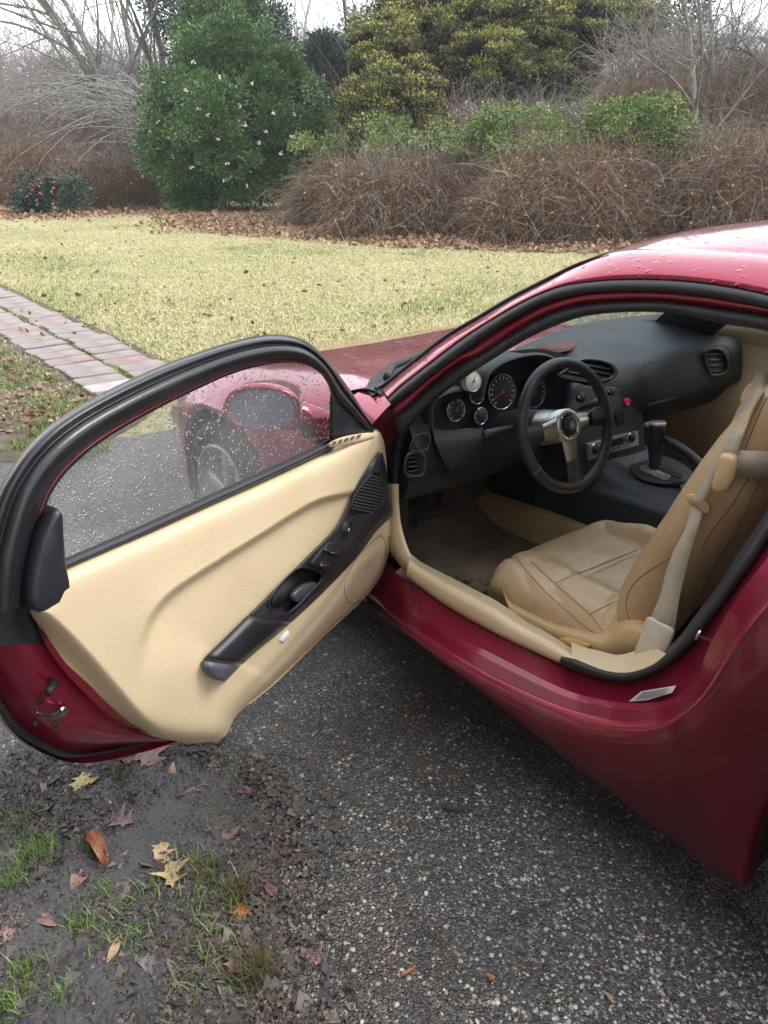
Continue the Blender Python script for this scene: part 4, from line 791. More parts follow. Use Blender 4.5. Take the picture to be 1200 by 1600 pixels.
# dashboard main skin, rows front(windscreen) -> top -> face -> underside
P3 = lambda *a: np.array(a, float)
r0 = [P3(1.92, .70, .80), atx(700, 590, 1.97), atx(800, 546, 1.97), atx(900, 509, 1.93), atx(1000, 493, 1.79), atx(1062, 492, 1.67), atx(1102, 500, 1.59), atx(1128, 510, 1.54)]
r1 = [P3(1.74, .70, .85), P3(1.76, .45, .88), P3(1.76, .2, .885), P3(1.74, -.02, .88), P3(1.70, -.2, .885), P3(1.62, -.42, .885), P3(1.53, -.62, .88), P3(1.48, -.72, .872)]
r2 = [P3(1.60, .70, .81), P3(1.62, .5, .86), P3(1.64, .3, .88), P3(1.62, .05, .875), atx(960, 556, 1.56), atx(1030, 541, 1.50), atx(1110, 530, 1.45), atx(1150, 528, 1.42)]
r3 = [P3(1.55, .70, .76), P3(1.60, .5, .80), P3(1.60, .3, .82), P3(1.56, .08, .84), atx(975, 590, 1.48), atx(1020, 572, 1.44), atx(1100, 548, 1.405), atx(1160, 548, 1.385)]
r4 = [P3(1.53, .70, .66), P3(1.58, .5, .66), P3(1.58, .3, .68), P3(1.54, .08, .72), atx(985, 640, 1.46), atx(1020, 630, 1.42), atx(1080, 613, 1.40), atx(1158, 588, 1.38)]
r5 = [P3(1.56, .70, .62), P3(1.60, .5, .60), P3(1.60, .3, .60), P3(1.58, .08, .64), atx(990, 650, 1.50), atx(1022, 640, 1.47), atx(1082, 622, 1.45), atx(1152, 602, 1.42)]
r6 = [P3(1.60, .70, .54), P3(1.62, .5, .52), P3(1.62, .3, .52), P3(1.60, .08, .56), atx(1000, 665, 1.54), atx(1040, 650, 1.52), atx(1090, 636, 1.50), atx(1140, 618, 1.46)]
r7 = [P3(1.80, .70, .50), P3(1.85, .5, .46), P3(1.85, .3, .46), P3(1.85, .0, .46), P3(1.85, -.2, .5), P3(1.8, -.4, .5), P3(1.75, -.6, .52), P3(1.7, -.7, .52)]
def loft_rows(rows, n=80, sub=5, lin=False): return loft(rows, n, sub)
dash = obj('dashboard', loft_rows([r0, r1, r2, r3, r4, r5, r6, r7]), m_vin, car)
endc = np.array([r[-1] for r in (r0, r1, r2, r3, r4, r5, r6, r7)])
obj('dashboard_end', loft([endc, endc * .5 + endc.mean(0) * .5 + [0, -.02, 0], np.tile(endc.mean(0) + [0, -.03, 0], (8, 1))], 40), m_vin, dash)
# glove-box line and panel outlines
gb = [(1012, 633), (1045, 624), (1080, 613), (1120, 602), (1148, 593)]
obj('glovebox_lip', tube([atx(x, y, 1.398 + (1148 - x) * .00015) for x, y in gb], .005, 8, 24), m_dark, dash)
po = rpoly([(1000, 600), (999, 585), (1008, 572), (1035, 562), (1070, 553), (1108, 543), (1130, 540), (1142, 552), (1143, 575), (1135, 588), (1100, 598), (1060, 612), (1020, 622), (1008, 615)], 60)
def dface(px, py, h=0.):  # passenger dash face: plane approx through r3/r4
    x = np.interp(px, [975, 1020, 1100, 1160], [1.468, 1.428, 1.402, 1.381]); return atx(px, py, x - h)
obj('airbag_panel_seam', tube([dface(*p, .008) for p in list(po[4:56])], .0016, 6), m_dark, dash)
def vent(cpx, pts, pf, slats, nrm, n_=4):
    ring = rpoly(pts, 44); c = ring.mean(0)
    v = obj('air_vent', band(np.vstack([ring, ring[:1]]), np.vstack([c + (ring - c) * .78, c + (ring[:1] - c) * .78]), [(0, 0), (.2, .008), (.7, .009), (1, .002), (1, -.02)], pf, 60), m_vin2, dash)
    obj('vent_cavity', prism([pf(*(c + (p - c) * .82), -.012) for p in ring], -np.array(nrm), .002), m_dark, v)
    for k in slats:
        a = None; xs_ = []
        for i in range(len(ring)):
            p, q = c + (ring[i] - c) * .78, c + (ring[(i + 1) % len(ring)] - c) * .78
            d0 = p[1] - (k[0] + k[1] * (p[0] - c[0])); d1 = q[1] - (k[0] + k[1] * (q[0] - c[0]))
            if d0 * d1 < 0: t = d0 / (d0 - d1); xs_.append(p + (q - p) * t)
        if len(xs_) >= 2:
            p, q = xs_[0], xs_[1]; A0, A1 = pf(*p, .0), pf(*q, .0); d = A1 - A0; L_ = np.linalg.norm(d)
            obj('slat', box((A0 + A1) / 2, L_, .012, .0035, d / L_, (.8, 0, .6), np.cross(d / L_, (.8, 0, .6))), m_vin2, v)
vent(0, [(1100, 549), (1112, 543), (1128, 545), (1138, 560), (1138, 580), (1128, 588), (1110, 588), (1103, 572)], lambda x, y, h=0: dface(x, y, h + .006), [(552, -.1), (561, -.1), (570, -.1), (579, -.1)], (-1, 0, .2))
cf = lambda x, y, h=0: atx(x, y, 1.50 - h)
vent(0, [(870, 588), (885, 575), (905, 561), (930, 560), (955, 566), (967, 580), (960, 592), (935, 597), (905, 597)], cf, [(570, .18), (578, .18), (586, .18), (593, .18)], (-1, 0, .2))
obj('dash_speaker_mark', prism([atz(x, y, .886) for x, y in rpoly([(836, 545), (845, 538), (870, 535), (890, 536), (899, 541), (890, 548), (860, 553), (842, 551)], 30)], (0, 0, 1), .003), M('faded_red_patch', (.13, .03, .025), (.04, .03, .035), ns=30, rough=.8), dash)
obj('defroster_slot', loft([[atx(700, 586, 1.93), atx(800, 543 + 4, 1.93), atx(900, 514, 1.89), atx(1000, 499, 1.76), atx(1040, 496, 1.69)], [atx(700, 590, 1.90), atx(800, 553, 1.91), atx(900, 519, 1.87), atx(1000, 503, 1.74), atx(1040, 499, 1.67)]], 40), m_dark, dash)
# instrument hood
lipx = [(752, 622), (757, 597), (766, 580), (787, 566), (815, 557), (843, 554), (867, 560), (885, 575), (893, 600), (893, 625)]
lip = np.array([atx(x, y, 1.50) for x, y in lipx]); lip2 = lip * .98 + lip.mean(0) * .02
back = [p + (np.array([.22, 0, .004]) if i not in (0, 9) else np.array([.12, 0, .0])) for i, p in enumerate(lip)]
bk = np.array(back); bk[:, 2] = np.minimum(bk[:, 2], .89); bk[:, 2] -= .01
hoodi = np.array(lip) * .93 + lip.mean(0) * .07
obj('instrument_hood', loft([bk, (bk + lip) / 2 + [0, 0, .008], lip + [.01, 0, .004], lip2 + [-.004, 0, 0], hoodi + [.0, 0, 0], hoodi + [.12, 0, -.01]], 50), m_vin, dash)
lip = np.array([atx(x, y, 1.53) for x, y in [(676, 668), (676, 640), (684, 624), (702, 614), (725, 612), (745, 612), (752, 622)]])
obj('side_pod', loft([lip + [.2, 0, -.01], lip + [.02, 0, .003], lip + [0, 0, -.001], lip * .94 + lip.mean(0) * .06, lip * .93 + lip.mean(0) * .07 + [.1, 0, 0]], 36), m_vin, dash)
obj('cluster_panel', loft([[atx(x, y, 1.61) for x, y in ((668, 620), (720, 600), (760, 560), (840, 545), (900, 560))], [atx(x, y, 1.59) for x, y in ((668, 690), (720, 690), (760, 690), (840, 680), (905, 680))]], 20), m_dark, dash)
obj('lower_dash_panel', loft([[atx(x, y, 1.56) for x, y in ((676, 668), (700, 672), (740, 668), (790, 665), (830, 670))], [atx(x, y, 1.53) for x, y in ((680, 690), (710, 688), (750, 684), (800, 680), (840, 690))], [atx(x, y, 1.55) for x, y in ((700, 735), (725, 735), (760, 720), (800, 705), (850, 712))], [atx(x, y, 1.66) for x, y in ((712, 752), (735, 750), (760, 740), (800, 725), (850, 725))]], 40, 4), m_vin, dash)
gn = np.array([-1, .06, .18])
def gauge(px, py, x, r, name='gauge', face=m_dial, ring=m_chr, ndl=.6, nticks=14):
    c = atx(px, py, x); n = gn / np.linalg.norm(gn); u, v, w = frame(n)
    g = obj(name, disc(c, gn, r, prof=[(1, -.02), (1, .0), (.95, .002), (.02, .002)]), face, dash)
    obj('bezel', torus(c + n * .002, gn, r, .0015, 40, 8), ring, g)
    tk = []
    for k in range(nticks):
        a = -.8 + (math.pi + 1.6) * k / (nticks - 1); d = u * math.cos(a) + v * math.sin(a); q = np.cross(n, d)
        tk.append(box(c + d * r * .8 + n * .003, r * .16, r * .035, .0006, d, q, n))
    obj('dial_marks', merge(*tk), m_white if face is m_dial else m_ink, g, smooth=False)
    d = u * math.cos(ndl) + v * math.sin(ndl); q = np.cross(n, d)
    obj('needle', merge(box(c + d * r * .3 + n * .005, r * .8, r * .05, .001, d, q, n), disc(c + n * .004, n, r * .12, .003, 12)), m_needle, g, smooth=False)
gauge(784, 612, 1.56, .053, ndl=3.6); gauge(834, 613, 1.56, .048, ndl=2.4); gauge(712, 641, 1.555, .032, ndl=.9, nticks=8); gauge(745, 617, 1.56, .027, ndl=1.2, nticks=8); gauge(751, 650, 1.555, .025, ndl=2, nticks=8)
gpod = atx(741, 596, 1.50)
pod = obj('boost_gauge_pod', disc(gpod, gn, .030, prof=[(.5, -.05), (.9, -.04), (1, -.02), (1, .0)]), m_dark, dash)
gauge(739, 596, 1.492, .028, 'boost_gauge', m_dialw, m_silver, 1.2, 11)
obj('pod_foot', tube([gpod, gpod + [.03, 0, -.03], gpod + [.06, 0, -.04]], .012, 8), m_dark, pod)
# left vents near the pillar
for pts in ([(640, 704), (650, 680), (672, 678), (668, 704)], [(632, 742), (637, 708), (664, 708), (662, 744)]):
    q = rpoly([np.array(pts).mean(0) + (np.array(p) - np.array(pts).mean(0)) * 1.0 for p in pts], 24)
    v = obj('air_vent', band(np.vstack([q, q[:1]]), np.vstack([q.mean(0) + (q - q.mean(0)) * .75, q.mean(0) + (q[:1] - q.mean(0)) * .75]), [(0, -.01), (.2, .006), (.8, .006), (1, -.015)], lambda x, y, h: atx(x, y, 1.51 - h), 40), m_vin2, dash)
    yy = [p[1] for p in pts]
    for k in range(4):
        t = min(yy) + (max(yy) - min(yy)) * (k + 1) / 5; A0, A1 = atx(min(p[0] for p in pts) + 5, t, 1.515), atx(max(p[0] for p in pts) - 5, t - 2, 1.515)
        obj('slat', tube([A0, A1], .0022, 6), m_vin2, v)
# centre stack
cs = rpoly([(884, 604), (910, 602), (945, 603), (968, 608), (985, 620), (996, 645), (999, 690), (996, 735), (900, 760), (880, 700)], 50)
stk = obj('centre_stack', prism([atx(x, y, 1.47 + .03 * (y < 640)) for x, y in cs], (-1, 0, .1), .025, .008), m_vin2, dash)
f2 = lambda x, y, h=0: atx(x, y, 1.462 - h)
for (x, y, r) in ((905, 621, .017), (935, 630, .015), (952, 612, .012)):
    k = obj('climate_knob', disc(f2(x, y, .005), (-1, 0, .2), r, .016, 20), m_dark, stk)
    obj('knob_mark', box(f2(x, y, .023), .003, .016, .003, (-.98, 0, .2), (0, .8, .6)), m_silver, k)
hz = obj('hazard_button', disc(f2(978, 628, .005), (-1, 0, .2), .013, .010, 20, prof=[(1, 0), (1, .008), (.9, .01), (.6, .008), (.01, .006)]), m_redp, stk)
obj('radio_slot', prism([f2(x, y, .004) for x, y in ((962, 645), (989, 640), (991, 656), (964, 664))], (-1, 0, 0), .002), m_dark, stk, smooth=False)
rad = obj('stereo', prism([f2(x, y, .0) for x, y in ((912, 693), (950, 682), (991, 672), (992, 694), (950, 706), (914, 718))], (-1, 0, .1), .018, .003), m_silver, stk, smooth=False)
for x, y in ((928, 702), (985, 684)):
    obj('stereo_knob', merge(disc(f2(x, y, .018), (-1, 0, .1), .020, .006, 24), torus(f2(x, y, .024), (-1, 0, .1), .016, .003, 24, 8)), m_chr, rad)
    obj('knob_centre', disc(f2(x, y, .02), (-1, 0, .1), .012, .012, 20), m_dark, rad)
obj('stereo_display', prism([f2(x, y, .018) for x, y in ((941, 692), (973, 683), (974, 693), (942, 703))], (-1, 0, .1), .002), m_dark, rad, smooth=False)
for i in range(4): obj('stereo_button', box(f2(943 + 8 * i, 706 - 2.1 * i, .02), .004, .009, .004), m_dark, rad, smooth=False)
# console
cr_ = []
for x, zt, zl in ((1.66, .62, .50), (1.56, .60, .47), (1.48, .545, .455), (1.40, .503, .46), (1.25, .492, .466), (1.10, .485, .470), (.95, .48, .465), (.7, .47, .455)):
    cr_.append([(x, .035, .20), (x, .030, .32), (x, .012, zl - .01), (x, .006, zl), (x, -.015, zl + .012), (x, -.05, zt), (x, -.18, zt + .004), (x, -.31, zt), (x, -.345, zl + .01), (x, -.355, zl - .01), (x, -.37, .2)])
con = obj('centre_console', loft(cr_, 60, 3), m_vin2, car)
obj('footwell_wall', loft([[(1.95, -.01, .2), (1.95, -.01, .72)], [(1.64, -.0, .2), (1.66, .0, .62)]], 10), m_dark, con)
obj('tunnel_carpet', loft([[(x, .10, .2), (x, .085, .27), (x, .06, .325 - .1 * max(0, x - 1.55)), (x, .032, .335 - .1 * max(0, x - 1.55))] for x in (1.9, 1.7, 1.5, 1.3, 1.0, .6)], 14, 3), m_lea2, con)
zt = .506
pl = rpoly([atz(x, y, zt) for x, y in ((982, 728), (992, 716), (1015, 711), (1050, 718), (1078, 735), (1080, 748), (1060, 756), (1025, 755), (995, 745))], 44)
sp = obj('shift_plate', prism(pl, (0, 0, 1), .006, .004), m_vin, con); obj('plate_groove', tube(list(pl) + [pl[0]], .0025, 6), m_dark, sp)
obj('shift_indicator', prism([atz(x, y, zt + .0085) for x, y in ((1000, 729), (1010, 728), (1048, 744), (1044, 751), (1034, 750), (1001, 735))], (0, 0, 1), .002), M('pale_indicator', (.30, .31, .31), (.12, .12, .12), ns=60, rough=.3), sp, smooth=False)
obj('shift_slot', prism([atz(x, y, zt + .0085) for x, y in ((1020, 728), (1032, 727), (1066, 741), (1066, 747), (1058, 747), (1022, 733))], (0, 0, 1), .0015), m_rub, sp, smooth=False)
b0 = atz(1022, 736, zt); tp = b0 + np.array([.015, .0, .13])
sh = obj('gear_lever', tube([b0, b0 + [.004, 0, .05], b0 + [.01, 0, .10], b0 + [.012, .0, .14], b0 + [.01, .004, .165]], [.018, .020, .026, .031, .027], 14, 20), m_lea_w, con)
obj('lever_cap', merge(disc(b0 + [.01, .004, .163], (.1, 0, 1), .028, .008, 24), box(b0 + [.035, .008, .155], .03, .03, .018, b=.004)), m_silver, sh)
hb = [aty(x, y, -.20) for x, y in ((1034, 684), (1050, 692), (1072, 706), (1090, 722), (1112, 742))]
hbk = obj('handbrake', tube(hb, [.012, .0165, .0165, .018, .024], 12, 24), m_lea_w, con)
obj('handbrake_button', tube([hb[0], hb[0] + (hb[0] - hb[1]) * .18], .007, 10), m_silver, hbk)
for pts in (((1062, 762), (1072, 758), (1084, 764), (1082, 770), (1070, 770)), ((1078, 748), (1086, 745), (1100, 751), (1098, 757), (1088, 756))):
    obj('window_switch', prism([atz(x, y, .492) for x, y in rpoly(pts, 16)], (0, 0, 1), .010, .003), m_silver if pts[0][0] == 1062 else m_dark, con)
# wheel
swc = np.array([1.272, .37, .795]); swn = np.array([-math.cos(R(18)), 0, math.sin(R(18))]); uu, vv, ww = frame(swn)
sw = obj('steering_wheel', torus(swc, swn, .174, .0155, 72, 14), m_lea_w, car)
hubp = [(1, -.03), (1, .012), (.93, .016), (.72, .017), (.70, .012), (.01, .012)]
hubo = obj('wheel_hub', disc(swc - ww * .006, swn, .047, prof=hubp, k=40), m_alu, sw)
obj('horn_button', disc(swc + ww * .006, swn, .026, prof=[(1, 0), (1, .008), (.8, .013), (.5, .014), (.01, .013)]), m_dark, hubo)
obj('hub_emblem', merge(*[box(swc + ww * .0205, .020, .0022, .0012, uu * math.cos(t) + vv * math.sin(t), np.cross(ww, uu * math.cos(t) + vv * math.sin(t)), ww) for t in (.3, 1.35, 2.4)], torus(swc + ww * .0195, swn, .012, .0008, 24, 6)), m_chr, hubo, smooth=False)
obj('hub_adapter', disc(swc - ww * .085, swn, .045, prof=[(1.15, 0), (1.1, .02), (.95, .07)]), m_alu, sw)
for k in range(6):
    a = k * math.pi / 3 + .3; obj('hub_bolt', disc(swc + (uu * math.cos(a) + vv * math.sin(a)) * .038 + ww * .010, swn, .0038, .004, 12), m_chr, hubo)
for ang_ in (0, 180, 270):
    a = R(ang_); d = uu * math.cos(a) + vv * math.sin(a); q = np.cross(ww, d)
    def spk(r0, r1, w0, w1, th, dz0, dz1):
        pts = []
        for i, t in enumerate(np.linspace(0, 1, 6)):
            c = swc + d * (r0 + (r1 - r0) * t) + ww * (dz0 + (dz1 - dz0) * t); w = w0 + (w1 - w0) * t; pts.append([c - q * w, c - q * w + ww * th, c + q * w + ww * th, c + q * w])
        return grid(np.array(pts), cv=True)
    s_ = obj('spoke', spk(.03, .105, .030, .020, .005, -.002, -.004), m_alu, sw, smooth=False)
    obj('spoke_leather', spk(.10, .168, .022, .030, .016, -.010, -.008), m_lea_w, sw)
for t in (.35, 2.8, 3.7, 5.6):
    d = uu * math.cos(t) + vv * math.sin(t); obj('rim_seam', torus(swc + d * .174, np.cross(ww, d), .0155, .0012, 20, 6), m_stitch, sw)
obj('steering_column', tube([swc - ww * .02, swc - ww * .10, swc - ww * .2, swc - ww * .32 - [0, 0, .03]], [.035, .055, .06, .06], 16, 16), m_vin, car)
for px, py, px2, py2 in ((757, 678, 800, 668), (944, 622, 905, 640)):
    obj('column_stalk', tube([atx(px, py, 1.37), atx((px + px2) / 2, (py + py2) / 2, 1.38), atx(px2, py2, 1.42)], [.011, .010, .006], 10, 12), m_vin2, car)

# ------------------------------------------------------------------ driver's seat
seat = thing_part = bpy.data.objects.new('driver_seat', None); COL.objects.link(seat); seat.parent = car; seat.location = (-.2, .33, .2); WO[seat.name] = np.array([1.0, .33, .2])
xs = np.array([.80, .86, .95, 1.05, 1.13, 1.20, 1.26, 1.30, 1.325, 1.335, 1.325, 1.30])
sect = np.array([(.590, .300), (.600, .345), (.590, .395), (.560, .432), (.525, .452), (.490, .452), (.460, .437), (.440, .432), (.36, .436), (.30, .437), (.22, .434), (.185, .437), (.16, .453), (.125, .455), (.095, .43), (.08, .39), (.075, .345), (.08, .30)])
rows = []
for i, x in enumerate(xs):
    drop = [0, 0, 0, .0, .002, .004, .010, .024, .05, .085, .115, .14][i]; sq = [1, 1, 1, 1, 1, 1, .99, .975, .95, .93, .92, .9][i]
    r_ = []
    for j, (y, z) in enumerate(sect):
        bol = max(0, z - .434) if .1 < y < .56 else max(0, z - .434); z2 = z - .75 * bol * sm(x, 1.08, 1.27)
        tz = z2 + .012 * sm(x, 1.0, 1.25) - .006
        tz = tz - drop * (1 if z > .36 else .4); r_.append((x + (.0 if j in (0, 17) else 0) + .012 * math.sin(math.pi * (y - .07) / .53) * (i > 5), .335 + (y - .335) * sq, tz))
    rows.append(r_)
G0 = np.stack([cr_resample(r, 70) for r in rows]); G0 = np.stack([cr_resample(G0[:, k], 70) for k in range(70)], 1)
nx, ny = np.meshgrid(np.arange(70), np.arange(70), indexing='ij'); top = sm(G0[..., 2], .36, .43)
G0[..., 2] += (.007 * (fbm(G0[..., 0] * 12, G0[..., 1] * 9, 5) - .45) + .0022 * (fbm(G0[..., 0] * 60, G0[..., 1] * 40, 6) - .45)) * top
def groove(G, poly, w, dep, ax=(0, 1)):
    d, _, _ = pdist(G[..., ax[0]], G[..., ax[1]], poly); G[..., 2] -= dep * np.exp(-(d / w) ** 2) * top
seam_px = [[(797, 857), (812, 878), (826, 896), (850, 922), (888, 957), (915, 980), (943, 997)], [(866, 911), (900, 897), (950, 878), (997, 858)], [(921, 960), (950, 945), (985, 930)], [(830, 877), (866, 911), (921, 960), (940, 985)]]
seams3 = [[atz(x, y, .436) for x, y in s] for s in seam_px]
for s in seams3: groove(G0, [tuple(p[:2]) for p in s], .009, .009)
G0[..., 2] += .024 * np.exp(-((G0[..., 1] - .135) / .035) ** 2) * (1 - sm(G0[..., 0], 1.12, 1.26)) * top
groove(G0, [(.85, .183), (1.22, .183), (1.27, .15)], .011, .022)
cu = obj('seat_cushion', grid(G0), m_lea, seat)
from mathutils.bvhtree import BVHTree
def snap(VF, pts, up=.0012, dirn=(0, 0, -1), off=.3):
    V, F = VF; t = BVHTree.FromPolygons([tuple(v) for v in np.asarray(V)], [tuple(f) for f in (F.tolist() if isinstance(F, np.ndarray) else F)]); out = []
    for p in pts:
        d = Vector(dirn).normalized(); h = t.ray_cast(Vector(p) - d * off, d)
        if h[0] is not None: out.append(np.array(h[0]) - np.array(d) * up)
    return out
def snap_cam(VF, px, up=.001):
    V, F = VF; t = BVHTree.FromPolygons([tuple(v) for v in np.asarray(V)], [tuple(f) for f in (F.tolist() if isinstance(F, np.ndarray) else F)]); out = []
    for p in px:
        d = Vector(ray(*p)).normalized(); h = t.ray_cast(Vector(CAM), d)
        if h[0] is not None: out.append(np.array(h[0]) - np.array(d) * up)
    return out
gc = grid(G0)
for s in seam_px:
    for dx in (0,):
        q = snap_cam(gc, cr_resample([(a + dx, b - dx * .6) for a, b in s], 30), .0010)
        if len(q) > 3: obj('cushion_seam', tube(q, .0008, 5), m_stitch, cu)
# leather creases
for k in range(5):
    x0, y0 = 830 + rng.random() * 90, 830 + rng.random() * 80; a = rng.random() * 6.28
    q = snap_cam(gc, cr_resample([(x0, y0), (x0 + 9 * math.cos(a), y0 + 5 * math.sin(a)), (x0 + 18 * math.cos(a + .5), y0 + 10 * math.sin(a + .5))], 10), .0002)
    if len(q) > 3: obj('leather_crack', tube(q, .0005, 4), m_stitch, cu)
# backrest
ax_ = [(.87, .36, 0), (.845, .44, .9), (.80, .55, 1), (.745, .68, 1), (.70, .80, .95), (.655, .92, .85), (.615, 1.02, .7), (.58, 1.12, .45), (.555, 1.19, .3), (.53, 1.22, .15)]
bs = [(-.085, .52), (-.05, .585), (.0, .605), (.045, .600), (.078, .575), (.085, .545), (.070, .50), (.02, .455), (.0, .42), (.0, .33), (.0, .24), (.02, .205), (.07, .16), (.085, .12), (.07, .085), (.02, .065), (-.05, .08), (-.085, .14)]
rows = []
for i, (x, z, bl) in enumerate(ax_):
    nrm = np.array([.87, 0, .49]); sc = [.93, .97, 1, 1, 1, .98, .94, .85, .74, .6][i]; dpt = [.8, .9, 1, 1, 1, 1, .95, .85, .7, .45][i]
    rows.append([np.array([x, 0, z]) + nrm * ((u * (bl if u > .0 else 1) * dpt)) + np.array([0, .335 + (y - .335) * sc, 0]) for u, y in bs])
G1 = np.stack([cr_resample(r, 80) for r in rows]); G1 = np.stack([cr_resample(G1[:, k], 70) for k in range(80)], 1)
G1 += (.006 * (fbm(G1[..., 2] * 14, G1[..., 1] * 14, 9) - .45))[..., None] * np.array([.8, 0, .5])
bkV = grid(G1); bkr = obj('seat_backrest', bkV, m_lea2, seat)
for s in ([(1000, 985), (985, 970), (978, 945), (985, 920), (1003, 900), (1030, 882), (1058, 866)], [(1055, 1000), (1085, 950), (1120, 880), (1160, 810), (1195, 735)], [(1096, 862), (1112, 830), (1140, 795), (1165, 755), (1190, 715)], [(1150, 745), (1165, 700), (1185, 650), (1199, 620)]):
    q = snap_cam(bkV, cr_resample(s, 40), .0006)
    if len(q) > 3: obj('backrest_seam', tube(q, .0010, 5), m_stitch, bkr)
tr = [(786, 927), (800, 950), (830, 968), (870, 984), (929, 999), (936, 1010), (965, 988), (984, 980), (1006, 984), (1030, 1000)]
tb = [(800, 965), (815, 982), (850, 1000), (885, 1015), (914, 1030), (935, 1036), (960, 1040), (985, 1040), (1010, 1038), (1035, 1030)]
tr = [(786, 925), (800, 945), (830, 962), (870, 980), (905, 990), (929, 997), (948, 997), (965, 985), (984, 978), (1006, 982), (1030, 1000)]
obj('seat_side_trim', band(tr, tb, [(-.5, -.06), (-.1, -.02), (0, .0), (.15, .008), (.6, .012), (1, .0), (1.2, -.03)], lambda x, y, h: aty(x, y, .625 + h), 50), m_tanp, seat)
lv = rpoly([(876, 999), (890, 995), (921, 1004), (926, 1010), (915, 1022), (905, 1022), (885, 1012)], 24)
obj('recline_lever', prism([aty(x, y, .645) for x, y in lv], (0, 1, .25), .020, .008), M('ochre_plastic', (.55, .34, .11), rough=.4), seat)
obj('trim_screw', disc(aty(823, 977, .638), (0, 1, .3), .007, .004, 14), m_carp, seat)
obj('seat_rail', merge(box((1.1, .52, .235), .6, .03, .05), box((1.1, .14, .235), .6, .03, .05)), m_dark, seat, smooth=False)
obj('seat_base', box((1.05, .335, .29), .46, .46, .10, b=.02), m_dark, seat)
# passenger seat
ps = bpy.data.objects.new('passenger_seat', None); COL.objects.link(ps); ps.parent = car; ps.location = (-.2, -.45, .2); WO[ps.name] = np.array([1.0, -.45, .2])
sh_ = np.array([0, -.72 - .06, 0])
obj('seat_cushion', grid(G0 + sh_), m_lea, ps); obj('seat_backrest', grid(G1 + sh_ - [.05, 0, 0]), m_lea2, ps)

# ------------------------------------------------------------------ seat belt
blt = bpy.data.objects.new('seat_belt', None); COL.objects.link(blt); blt.parent = car; blt.location = (-.4, .6, .5); WO[blt.name] = np.array([.8, .6, .5])
def strap(Lx, Rx, ys, name, n=40, th=.002):
    A = cr_resample([(*p, y) for p, y in zip(Lx, ys)], n); B = cr_resample([(*p, y) for p, y in zip(Rx, ys)], n)
    a = np.array([aty(*p) for p in A]); b = np.array([aty(*p) for p in B]); off = np.array([0, -th, 0])
    G = np.stack([a, (a + b) / 2 + [0, .002, 0], b, b + off, a + off], 1); return obj(name, grid(G, cv=True), m_belt, blt)
strap([(1079, 785), (1072, 822), (1053, 860), (1040, 895), (1031, 930), (1018, 962), (1010, 985)], [(1100, 796), (1092, 820), (1082, 850), (1072, 888), (1062, 930), (1056, 970), (1052, 990)], [.61, .63, .64, .65, .66, .67, .675], 'lower_webbing')
def hitb(px, py, off):
    q = snap_cam(bkV, [(px, py)], off); return q[0] if q else aty(px, py, .45)
def strap2(Lx, Rx, offs, name, n=30, th=.002):
    A = cr_resample([(*p, o) for p, o in zip(Lx, offs)], n); B = cr_resample([(*p, o) for p, o in zip(Rx, offs)], n)
    a = np.array([hitb(*p) for p in A]); b = np.array([hitb(*p) for p in B]); dd_ = a - CAM; off = dd_ / np.linalg.norm(dd_, axis=1)[:, None] * th
    for _ in range(3): a[1:-1] = (a[:-2] + 2 * a[1:-1] + a[2:]) / 4; b[1:-1] = (b[:-2] + 2 * b[1:-1] + b[2:]) / 4
    G = np.stack([a, (a + b) / 2 - off, b, b + off, a + off], 1); return obj(name, grid(G, cv=True), m_belt, blt)
strap2([(1124, 704), (1112, 728), (1098, 752), (1082, 780)], [(1132, 712), (1126, 734), (1118, 757), (1104, 785)], [.03, .03, .03, .03], 'middle_webbing', 24)
strap2([(1182, 580), (1168, 612), (1152, 640), (1140, 668), (1130, 700), (1128, 712)], [(1208, 584), (1192, 614), (1177, 642), (1165, 672), (1153, 705), (1150, 716)], [.018] * 6, 'upper_webbing', 24)
strap2([(1146, 703), (1170, 704), (1200, 705), (1240, 707)], [(1146, 744), (1170, 745), (1200, 748), (1240, 752)], [.014] * 4, 'lap_webbing', 20)
lpd = [(1013, 966), (1054, 985), (1043, 1030), (1030, 1033), (995, 1018), (1000, 1004)]
lpd2 = rpoly([(1014, 964), (1032, 972), (1054, 984), (1050, 1004), (1043, 1022), (1041, 1032), (1020, 1030), (1005, 1024), (995, 1019), (1003, 995)], 40)
obj('anchor_sleeve', prism([aty(x, y, .690 + (y - 964) * .0002) for x, y in lpd2], (0, 1, .2), .010, .003), M('pale_canvas', (.55, .49, .38), (.62, .56, .45), ns=40, rough=.85, bump=.3, bs=500), blt)
tg = rpoly([(1074, 776), (1080, 771), (1093, 775), (1106, 786), (1110, 797), (1106, 803), (1099, 797), (1090, 790), (1077, 784)], 30)
obj('belt_tongue', prism([aty(x, y, .61) for x, y in tg], (0, 1, .2), .008, .003), m_tanp, blt)
bc = rpoly([(1134, 707), (1152, 712), (1153, 730), (1148, 750), (1140, 765), (1130, 769), (1118, 762), (1122, 738), (1128, 718)], 36)
hb0 = hitb(1135, 738, .03); obj('belt_guide_cover', prism([aty(x, y, hb0[1]) for x, y in bc], (-.2, 1, .2), .028, .010), m_tanp, blt)
gd = rpoly([(1159, 622), (1168, 604), (1176, 599), (1196, 601), (1196, 610), (1188, 632), (1180, 637), (1166, 634)], 30)
hb1 = hitb(1176, 618, .03); obj('shoulder_guide', prism([aty(x, y, hb1[1]) for x, y in gd], (-.2, 1, .2), .014, .005), m_sill, blt)

